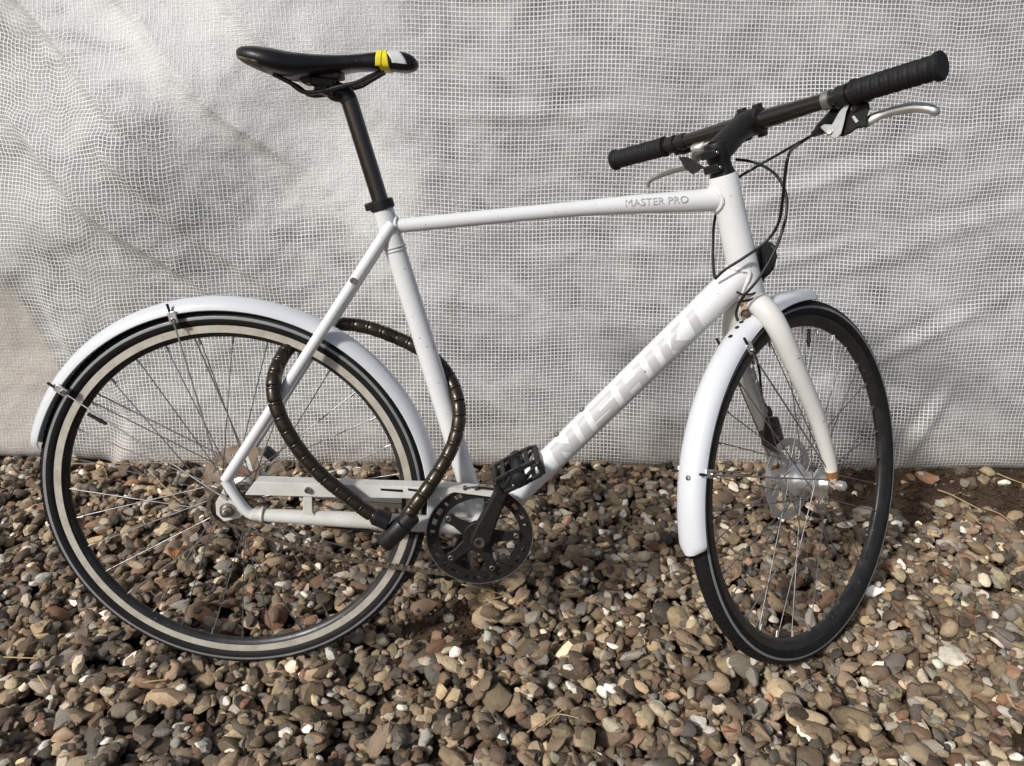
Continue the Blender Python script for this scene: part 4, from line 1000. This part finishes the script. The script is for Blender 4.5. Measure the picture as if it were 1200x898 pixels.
# ---- brake levers and shifters
def lever_set(s):
    near = s < 0
    c = barp(s*(HL-0.143)); dr = (barp(s*HL)-c).normalized()
    br = add('brake_lever', MB().lathe([(0.0115, -0.0095), (0.0158, -0.0085), (0.0158, 0.0085), (0.0115, 0.0095)], c, dr, 22), 'dusty', bike, STEER4, bev=0)
    dn = (AX*-1).normalized()
    bd = c + FW*0.020 + dn*0.014 - dr*0.006
    add('lever_body', MB().tube(spl([c+FW*0.006+dn*0.008, bd+FW*0.004, bd+FW*0.016-dr*0.016, bd+FW*0.020-dr*0.036], 5), [0.0125, 0.0135, 0.0115, 0.0065], 14, flat=0.8), 'black', br)
    if near:
        pb = [(981, 130), (996, 112), (1008, 116), (1019, 121), (1019.5, 128), (1016, 136), (1017, 149), (1004, 151), (996, 157), (986, 161), (976, 152)]
        add('lever_housing', MB().prism([FX(x, y, BC.x+0.006) for x, y in pb], [FX(x, y, BC.x+0.032) for x, y in pb]), 'black', br, bev=0.003)
        boltobj(br, FX(1001, 127, BC.x+0.006), (-1, -0.2, 0), 0.0055, 0.003, 'rustbolt')
        add('label_plate', MB().prism([FX(x, y, BC.x+0.0045) for x, y in ((998, 137), (1001, 135.5), (1006, 142), (1003, 144.5))], [FX(x, y, BC.x+0.0065) for x, y in ((998, 137), (1001, 135.5), (1006, 142), (1003, 144.5))]), 'alu', br)
    add('pivot_block', MB().box(bd+FW*0.020+dr*0.012, 0.012, 0.014, 0.009, X=FW, Y=dr, Z=AX), 'black' if near else 'alu', br, bev=0.003)
    boltobj(br, c+FW*0.008+dn*0.017, dn+V((-0.5, -0.3, 0)), 0.0042, 0.004, 'rustbolt')
    boltobj(br, bd+FW*0.016-dr*0.010+AX*0.006-V((0.008, 0, 0)), V((-0.7, -0.4, 0.2)), 0.004, 0.004, 'rustbolt')
    if near: pl = [FX(x, y, BC.x+0.022+k*0.004) for k, (x, y) in enumerate(((1012, 145), (1034, 134), (1062, 127), (1082, 126.5), (1095, 130), (1097, 135)))]
    else: pl = [FX(x, y, BC.x+0.046+k*0.002) for k, (x, y) in enumerate(((806, 196), (790, 200), (775, 205), (764, 210), (760, 215), (759, 220)))]
    add('blade', MB().tube(spl(pl, 5), [0.0090, 0.0068, 0.0078, 0.0074, 0.0068, 0.0052] if near else [0.006, 0.006, 0.0060, 0.0055, 0.005, 0.0042], 12, flat=0.62), 'alu', br, ang=60)
    # trigger shifter
    sh = add('shifter', MB().lathe([(0.0112, -0.007), (0.0148, -0.006), (0.0148, 0.006), (0.0112, 0.007)], barp(s*(HL-0.168)), dr, 20), 'alu_dull' if near else 'dusty', bike, STEER4)
    if near:
        add('pod', MB().tube(spl([FX(980, 134, BC.x+0.006), FX(974, 143, BC.x+0.016), FX(964, 150, BC.x+0.022), FX(953, 158, BC.x+0.030)], 5), [0.0125, 0.0145, 0.0115, 0.0048], 16, flat=0.85), 'black', sh)
        pp = [(961, 149), (966, 145.5), (975, 146), (982, 133), (993.5, 117.5), (997, 119), (992, 131), (989, 145), (986, 157), (979, 163.5), (971, 160)]
        add('trigger', MB().prism([FX(x, y, BC.x-0.004) for x, y in pp], [FX(x, y, BC.x+0.000) for x, y in pp]), 'alu', sh, bev=0.0012)
        boltobj(sh, FX(972.5, 155, BC.x-0.0045), (-1, -0.2, 0.1), 0.0045, 0.003, 'bolt')
    else:
        add('pod', MB().tube(spl([FX(826, 168, BC.x+0.004), FX(822, 178, BC.x+0.012), FX(815, 186, BC.x+0.018)], 5), [0.010, 0.0115, 0.009], 14), 'alu_dull', sh)
        add('knob', MB().lathe([(0.0, -0.001), (0.009, 0.0), (0.010, 0.004), (0.010, 0.022), (0.008, 0.026), (0.0, 0.026)], FX(812, 176, BC.x-0.006), (0.2, -1, 0.1), 16), 'alu', sh)
        add('trigger', MB().tube(spl([FX(818, 176, BC.x-0.004), FX(826, 171, BC.x-0.008), FX(836, 168, BC.x-0.010)], 4), [0.005, 0.0055, 0.0062], 12), 'alu', sh)
        boltobj(sh, FX(836, 167.5, BC.x-0.012), (-0.3, -1, 0.2), 0.0055, 0.004, 'bolt')
        pp = [(795, 184), (806, 184), (826, 196), (812, 205), (803, 198)]
        add('guard_plate', MB().prism([FX(x, y, BC.x-0.002) for x, y in pp], [FX(x, y, BC.x+0.003) for x, y in pp]), 'dusty', sh, bev=0.001)
lever_set(-1); lever_set(1)

# ---- cables
def cable(pts, r=0.0025, mat='black'): return add('cable', MB().tube(spl(pts, 7), r, 10), mat, bike, ang=60)
fx = lambda x, y, q: f2b(FX(x, y, q))
cable([fx(955, 157, BC.x+0.030), fx(935, 168, BC.x+0.045), fx(905, 185, BC.x+0.050), L(884, 197, 0.02), L(866, 208, 0.040), L(850, 225, 0.045), L(838, 255, 0.040), L(835.5, 285, 0.034), L(836, 312, 0.026), L(838, 330, 0.020)])
cable([fx(953, 158, BC.x+0.028), fx(938, 168, BC.x+0.042), L(925, 180, -0.10), L(920, 205, -0.09), L(917, 235, -0.07), L(912, 262, -0.055), L(898, 283, -0.045), L(872, 302, -0.042), L(850, 316, -0.036), L(838, 327, -0.026)])
cable([fx(862, 187, BC.x-0.02), L(878, 189, 0.05), L(895, 195, 0.03), L(910, 206, 0.0), L(920, 224, -0.02), L(922, 245, -0.035), L(917, 270, -0.045), L(905, 300, -0.05), L(888, 328, -0.052), L(872, 347, -0.045), L(864, 362, -0.028), L(864, 374, -0.008), f2b(F(876, 395, 0.048)), f2b(F(889, 430, 0.060)), f2b(F(893, 465, 0.060)), f2b(F(902, 484, 0.057))])
cable([L(863, 342, -0.026), L(872, 345.5, -0.030), L(884, 343.5, -0.026), L(891, 336, -0.012)], 0.0017)
cable([L(380, 617, -0.045), L(440, 623, -0.043), L(490, 626, -0.04)], 0.0022)

# ---- cranks, chainring, chain, pedals
def crank_space(p): return BB+p
CRV = V((0, 0, 0))
pe = L(605, 553, -0.130); ang_c = math.atan2(pe.z-BB.z, pe.x-BB.x)
ca, cs = math.cos(ang_c), math.sin(ang_c); cd_ = V((ca, 0, cs)); cn = V((-cs, 0, ca))
def crank_arm(d, s):
    """tapered arm from the axle out to the pedal; s is the side"""
    n_ = V((-d.z, 0, d.x)); y0 = s*0.066; y1 = s*0.084; m = MB()
    for (r_, w_, a_, b_) in ((0, 0, 0, 0),): pass
    st = [(-0.016, 0.010), (-0.008, 0.0165), (0.010, 0.0175), (0.05, 0.0150), (0.10, 0.0120), (0.145, 0.0115), (0.165, 0.0125), (0.176, 0.0105), (0.181, 0.004)]
    fr, bk = [], []
    for x_, h_ in st: fr.append(d*x_+n_*h_)
    for x_, h_ in reversed(st): fr.append(d*x_-n_*h_)
    A_ = [p+V((0, y1+(s*0.004 if p.dot(d) > 0.1 else 0), 0)) for p in fr]; B_ = [p+V((0, y0+(s*0.006 if p.dot(d) > 0.1 else 0), 0)) for p in fr]
    return m.prism(A_, B_)
crank = add('crankset', crank_arm(cd_, -1), 'dusty', bike, Matrix.Translation(BB), bev=0.004)
add('crank_bolt', MB().lathe([(0.0098, 0), (0.0098, 0.002), (0.0082, 0.0025), (0.0075, 0.0015), (0.0055, 0.0015), (0.0045, -0.004), (0, -0.004)], (0, -0.084, 0), (0, -1, 0), 20), 'rustbolt', crank)
add('crank_arm', crank_arm(-cd_, 1), 'dusty', crank, bev=0.004)
m = MB().sector(0.0885, 0.0950, 0, 2*math.pi, -0.0585, -0.0545, 96); m.sector(0.0725, 0.0800, 0, 2*math.pi, -0.0583, -0.0547, 72)
for k in range(24):
    a = 2*math.pi*k/24; m.sector(0.0785, 0.0890, a, a+2*math.pi/24*(0.42 if k % 4 else 0.75), -0.0584, -0.0546, 3)
add('chainring', m, 'dusty', crank, ang=30)
add('ring_edge', MB().lathe([(0.0948, -0.0592), (0.0962, -0.0592), (0.0962, -0.0572), (0.0948, -0.0572)], n=96, close=True), 'alu_dull', crank, ang=30)
m = MB().sector(0.010, 0.030, 0, 2*math.pi, -0.0660, -0.0555, 36)
for k in range(5):
    a = ang_c+math.pi/5*0+2*math.pi*k/5+0.10; d = V((math.cos(a), 0, math.sin(a))); n_ = V((-d.z, 0, d.x))
    pf = [d*0.022-n_*0.014, d*0.050-n_*0.0085, d*0.066-n_*0.010, d*0.072-n_*0.004, d*0.072+n_*0.004, d*0.066+n_*0.010, d*0.050+n_*0.0085, d*0.022+n_*0.014]
    m.prism([p+V((0, -0.0645, 0)) for p in pf], [p+V((0, -0.0588, 0)) for p in pf])
add('spider', m, 'dusty', crank, ang=30, bev=0.0012)
for k in range(5):
    a = ang_c+2*math.pi*k/5+0.10; d = V((math.cos(a), 0, math.sin(a)))
    add('ring_bolt', MB().lathe([(0.0052, 0), (0.0052, 0.0012), (0.0042, 0.0018), (0.0028, 0.0018), (0.0024, -0.002), (0, -0.002)], d*0.0655+V((0, -0.0645, 0)), (0, -1, 0), 16), 'bolt', crank)
# chain: plates and rollers along a sagging loop
def build_chain():
    v = -0.046; rs, rcr = 0.0365, 0.0880; pts = []
    low = [L(268, 613, v), L(310, 627, v), L(350, 641, v), L(400, 653, v), L(450, 662, v), L(500, 669, v), L(533, 673, v)]
    pts += low
    a0 = math.atan2(low[-1].z-BB.z, low[-1].x-BB.x)
    for k in range(1, 15): a = a0+(math.radians(97)-a0)*k/14; pts.append(BB+V((rcr*math.cos(a), v, rcr*math.sin(a))))
    for k in range(1, 7): t = k/7; A = BB+V((rcr*math.cos(math.radians(97)), v, rcr*math.sin(math.radians(97)))); B = RC+V((rs*math.cos(math.radians(95)), v, rs*math.sin(math.radians(95)))); pts.append(A.lerp(B, t))
    for k in range(0, 9): a = math.radians(95+(260-95)*k/8); pts.append(RC+V((rs*math.cos(a), v, rs*math.sin(a))))
    pts.append(low[0]); dense = spl([V((p.x, v, p.z)) for p in pts], 12)
    m = MB(); acc = 0.0; nxt = 0.0; pos = []
    for a, b in zip(dense[:-1], dense[1:]):
        ln = (b-a).length
        while acc+ln >= nxt and ln > 1e-7: pos.append(a.lerp(b, (nxt-acc)/ln)); nxt += 0.0127
        acc += ln
    for i in range(len(pos)-1):
        a, b = pos[i], pos[i+1]; t = (b-a).normalized(); nn = V((-t.z, 0, t.x)); c = (a+b)/2; y = 0.0024 if i % 2 else 0.0034
        for s in (-1, 1):
            pf = [c+t*x_+nn*z_ for x_, z_ in ((-0.0092, 0.0022), (-0.0075, 0.0042), (-0.003, 0.0032), (0.003, 0.0032), (0.0075, 0.0042), (0.0092, 0.0022), (0.0092, -0.0022), (0.0075, -0.0042), (0.003, -0.0032), (-0.003, -0.0032), (-0.0075, -0.0042), (-0.0092, -0.0022))]
            m.prism([p+V((0, s*y, 0)) for p in pf], [p+V((0, s*(y+0.0009), 0)) for p in pf])
        m.lathe([(0.0036, -0.0022), (0.0036, 0.0022)], a, (0, 1, 0), 8); m.lathe([(0.0017, -0.0050), (0.0017, 0.0050)], a, (0, 1, 0), 6)
    return m
ch = add('chain', build_chain(), 'chain', bike, ang=30); ch['kind'] = 'stuff'
# pedals
def pedal(c, s, tilt):
    """cage pedal: barrel, two side plates with windows, end bars with reflectors; axle along y"""
    X = V((math.cos(tilt), 0, math.sin(tilt))); Z = V((-math.sin(tilt), 0, math.cos(tilt))); Y = V((0, s*0.86, 0)); X = X*0.82
    pd = add('pedal', MB().lathe([(0.007, -0.012), (0.008, 0.0), (0.0125, 0.002), (0.0115, 0.020), (0.0105, 0.060), (0.0125, 0.082), (0.0125, 0.088), (0.006, 0.091), (0, 0.091)], (0, 0, 0), Y, 18), 'black', bike, Matrix.Translation(c))
    for y_ in (0.010, 0.084):
        m = MB(); y0, y1 = Y*y_, Y*(y_+0.006)
        out = [(-0.046, -0.010), (-0.040, -0.0155), (-0.012, -0.0165), (0.012, -0.0165), (0.040, -0.0155), (0.046, -0.010), (0.046, 0.010), (0.040, 0.0155), (0.012, 0.0165), (-0.012, 0.0165), (-0.040, 0.0155), (-0.046, 0.010)]
        def pr(q): m.prism([X*a+Z*b+y1 for a, b in q], [X*a+Z*b+y0 for a, b in q])
        pr([(-0.046, 0.0085), (-0.013, 0.0100), (-0.013, 0.0168), (-0.040, 0.0158), (-0.046, 0.0115)]); pr([(0.013, 0.0100), (0.046, 0.0085), (0.046, 0.0115), (0.040, 0.0158), (0.013, 0.0168)])
        pr([(-0.046, -0.0085), (-0.046, -0.0115), (-0.040, -0.0158), (-0.013, -0.0168), (-0.013, -0.0100)]); pr([(0.013, -0.0100), (0.013, -0.0168), (0.040, -0.0158), (0.046, -0.0115), (0.046, -0.0085)])
        pr([(-0.0125, -0.0172), (0.0125, -0.0172), (0.0125, 0.0172), (-0.0125, 0.0172)])
        pr([(-0.0128, 0.0098), (-0.0415, -0.0045), (-0.0415, -0.0083), (-0.0128, 0.0020)]); pr([(0.0415, 0.0083), (0.0415, 0.0045), (0.0128, -0.0098), (0.0128, -0.002)])
        add('side_plate', m, 'dusty', pd, ang=30, bev=0.001)
    for e in (-1, 1):
        add('end_bar', MB().box(X*(e*0.046)+Y*0.050, 0.0045, 0.040, 0.0125, X=X, Y=Y, Z=Z), 'dusty', pd, bev=0.003)
        add('reflector', MB().box(X*(e*0.0510)+Y*0.050, 0.0016, 0.028, 0.0085, X=X, Y=Y, Z=Z), 'amber', pd, bev=0.001)
    for zz in (-1, 1):
        for xx in (-1, 1): add('rib', MB().box(X*(xx*0.026)+Z*(zz*0.0125)+Y*0.050, 0.0035, 0.033, 0.0022, X=X, Y=Y, Z=Z), 'dusty', pd)
    return pd
PC = BB+cd_*0.170; PC.y = -0.092
pedal(PC, -1, math.radians(27))
PL = BB-cd_*0.170; PL.y = 0.092
pedal(PL, 1, math.radians(10))

# ---- kickstand
kt = BB+V((-0.030, 0.046, -0.012)); kf = V((0.395, 0.235, 0.0)); kf.z = kf.y*math.tan(LEAN)-0.004
ks = add('kickstand', MB().tube(spl([kt, kt.lerp(kf, 0.15), kt.lerp(kf, 0.9), kf+V((0.004, 0.016, 0.000))], 5), [0.010, 0.0088, 0.0080, 0.0085], 12), 'black', bike)
add('mount', MB().box(kt+V((0.004, -0.012, 0.008)), 0.018, 0.016, 0.013), 'black', ks, bev=0.003)
add('foot', MB().tube([kf+(kf-kt)*-0.03, kf+V((0.004, 0.018, 0.0008))], [0.0105, 0.0115], 12), 'rubber', ks)

# ------------------------------------------------------------------ chain lock threaded through the rear wheel
lock = empty('cable_lock', BIKE.to_4x4() @ Matrix.Translation(L(462, 622, -0.09)))
tag(lock, 'dark bronze segmented cable lock looped through rear wheel and around the seat tube', 'lock')
LO = L(462, 622, -0.09)
path = [(452, 610, -0.092), (432, 601, -0.092), (405, 580, -0.092), (382, 562, -0.092), (358, 537, -0.090), (338, 508, -0.086), (325, 480, -0.080), (320, 455, -0.070), (324, 432, -0.045), (337, 409, -0.006),
        (356, 394, 0.040), (378, 383, 0.056), (402, 379.5, 0.060), (432, 384, 0.058), (460, 394, 0.054), (488, 407, 0.048), (512, 423, 0.040), (529, 447, 0.012), (537.5, 474, -0.018), (537, 500, -0.034), (529, 526, -0.048), (514, 553, -0.068), (497, 578, -0.084), (482, 598, -0.092), (474, 609, -0.094)]
LP = spl([L(*p)-LO for p in path], 14)
cum = np.r_[0, np.cumsum([(b-a).length for a, b in zip(LP[:-1], LP[1:])])]
A_ = np.array([p[:] for p in LP]); tot = cum[-1]; nseg = int(tot/0.0252)
def at(s): return V([float(np.interp(s, cum, A_[:, k])) for k in range(3)])
seg_me = MB().lathe([(0.0080, -0.0008), (0.0108, -0.0005), (0.0120, 0.0012), (0.0124, 0.006), (0.0124, 0.0165), (0.0118, 0.0195), (0.0124, 0.0203), (0.0126, 0.0228), (0.0119, 0.0240), (0.0095, 0.0245)], (0, 0, 0), (0, 0, 1), 22).mesh('segment')
for k in range(nseg):
    a, b = at(tot*k/nseg), at(tot*(k+1)/nseg); d = (b-a)
    o = link('segment', seg_me, 'lock', lock, Matrix.Translation(a) @ d.to_track_quat('Z', 'Y').to_matrix().to_4x4() @ Matrix.Diagonal((1, 1, d.length/0.0243, 1)), ang=35)
add('core', MB().tube([at(tot*k/120) for k in range(121)], 0.0078, 10), 'lockcap', lock)
e0 = at(0.0); d0 = (at(0.02)-at(0)).normalized()
add('end_sleeve', MB().lathe([(0.0135, -0.006), (0.0155, -0.004), (0.0155, 0.020), (0.0135, 0.022)], e0, d0, 24), 'lockcap', lock)
A1, B1 = L(484, 603, -0.094)-LO, L(450, 637, -0.094)-LO
d1 = (B1-A1); ln = d1.length
hd = add('lock_head', MB().lathe([(0.0130, 0), (0.0160, 0.002), (0.0160, 0.020), (0.0145, 0.0215), (0.0172, 0.024), (0.0178, 0.028), (0.0178, ln-0.004), (0.0165, ln), (0.012, ln+0.0005), (0.0, ln+0.0005)], A1, d1, 28), 'lockcap', lock)
add('key_cover', MB().lathe([(0.010, 0), (0.010, 0.0015), (0.0, 0.0016)], B1+d1.normalized()*0.0006, d1, 20), 'dusty', hd)

# ------------------------------------------------------------------ things lying on the gravel
def leaf(px, py, ln, wd, yaw, mat, label, curl=0.35, z=None):
    g = G(px, py, 0.0); zz = gravel_z(g.x, g.y) if z is None else z; g = G(px, py, zz); m = MB(); n = 10
    for i in range(n+1):
        t = i/n; h = wd*math.sin(math.pi*min(1, t*0.96+0.02))**0.8*(1-0.25*t)
        for j in range(-2, 3):
            q = j/2; m.v.append(V(((t-0.5)*ln, q*h, 0.010*math.sin(t*3)*curl*2+abs(q)*h*curl*(1.1+0.5*math.sin(t*9+j)))))
    for i in range(n):
        for j in range(4): a = i*5+j; m.f.append((a, a+5, a+6, a+1))
    o = add('dry_leaf', m, mat, None, Matrix.Translation((g.x, g.y, zz+0.007)) @ Matrix.Rotation(yaw, 4, 'Z') @ Matrix.Rotation(0.3, 4, 'X'), ang=60)
    sf = o.modifiers.new('thickness', 'SOLIDIFY'); sf.thickness = 0.0006
    v = MB().tube([V(((t-0.5)*ln, 0, 0.010*math.sin(t*3)*curl*2+0.0008)) for t in (-0.15, 0, 0.3, 0.6, 0.95)], [0.0009, 0.0009, 0.0008, 0.0006, 0.0003], 6)
    add('midrib', v, mat, o); return tag(o, label, 'leaf')
leaf(204, 652, 0.048, 0.016, 2.0, 'leaf', 'curled brown dry leaf on gravel seen through the rear wheel spokes')
leaf(156, 570, 0.045, 0.012, 0.3, 'leaf', 'reddish brown dry leaf on gravel near the sheeting hem behind the rear wheel')
leaf(612, 702, 0.050, 0.015, 0.9, 'leaf2', 'pale crumpled leaf on the gravel beside the chainring')
leaf(76, 868, 0.040, 0.014, 0.2, 'leaf2', 'pale dry leaf on the open gravel away from the bicycle')
def stalk(pts, r, label, mat='straw', group='dry straw stalks on the gravel'):
    P = []
    for px, py in pts:
        g = G(px, py, -0.004); z = gravel_z(g.x, g.y) if -1 < g.x < 2.1 else 0.0; P.append((g.x, g.y, max(z, -0.012)))
    zt = max(p[2] for p in P); P = [V((p[0], p[1], p[2]*0.35+zt*0.65+r+0.002)) for p in P]
    o = add('straw_stalk', MB().tube(spl(P, 4), [r, r*0.9, r*0.6], 6), mat, None, ang=60)
    return tag(o, label, 'straw', group)
soil_straw = {
 'long straw stalk lying across the bare soil beside the sheeting': ((1098, 578), (1112, 585), (1130, 594), (1150, 605)),
 'short straw splinter branching off the long stalk on the bare soil': ((1113, 583), (1121, 578), (1127, 577)),
 'straw stalk running from the bare soil onto the gravel': ((1150, 606), (1168, 617), (1182, 628)),
 'straw stalk lying on the soil right against the sheeting hem': ((1168, 555), (1185, 562), (1199, 568)),
 'short straw piece lying beside the long stalk at the gravel edge': ((1133, 605), (1148, 618)),
 'straw stalk lying on the soil just below the chainring': ((541, 693), (565, 700), (588, 708)),
 'short straw piece on the soil beside the stalk below the chainring': ((566, 722), (588, 716)),
 'long thin dry stalk lying along the hem behind the rear tyre': ((86, 555), (120, 553), (190, 551), (250, 549)),
 'short dry stalk caught against the rear rim by the sheeting hem': ((118, 548), (125, 560), (128, 570)),
 'short dry stalk beside the curled brown leaf inside the rear wheel': ((165, 622), (178, 608), (186, 600)),
 'thin dry stalk between the two brown leaves inside the rear wheel': ((176, 560), (200, 588), (215, 600)),
}
for lb, pts in soil_straw.items(): stalk(pts, 0.0011 if 'wheel' in lb or 'rear' in lb else 0.0016, lb, group='loose straw stalks')
SG = 'dry straw stalk lying on the open gravel away from the bicycle'
for pts in (((172, 816), (200, 812)), ((10, 785), (50, 789)), ((640, 858), (660, 840)), ((618, 868), (650, 848), (678, 852)), ((50, 808), (60, 822)), ((1076, 860), (1084, 872))):
    stalk(pts, 0.0015, SG)
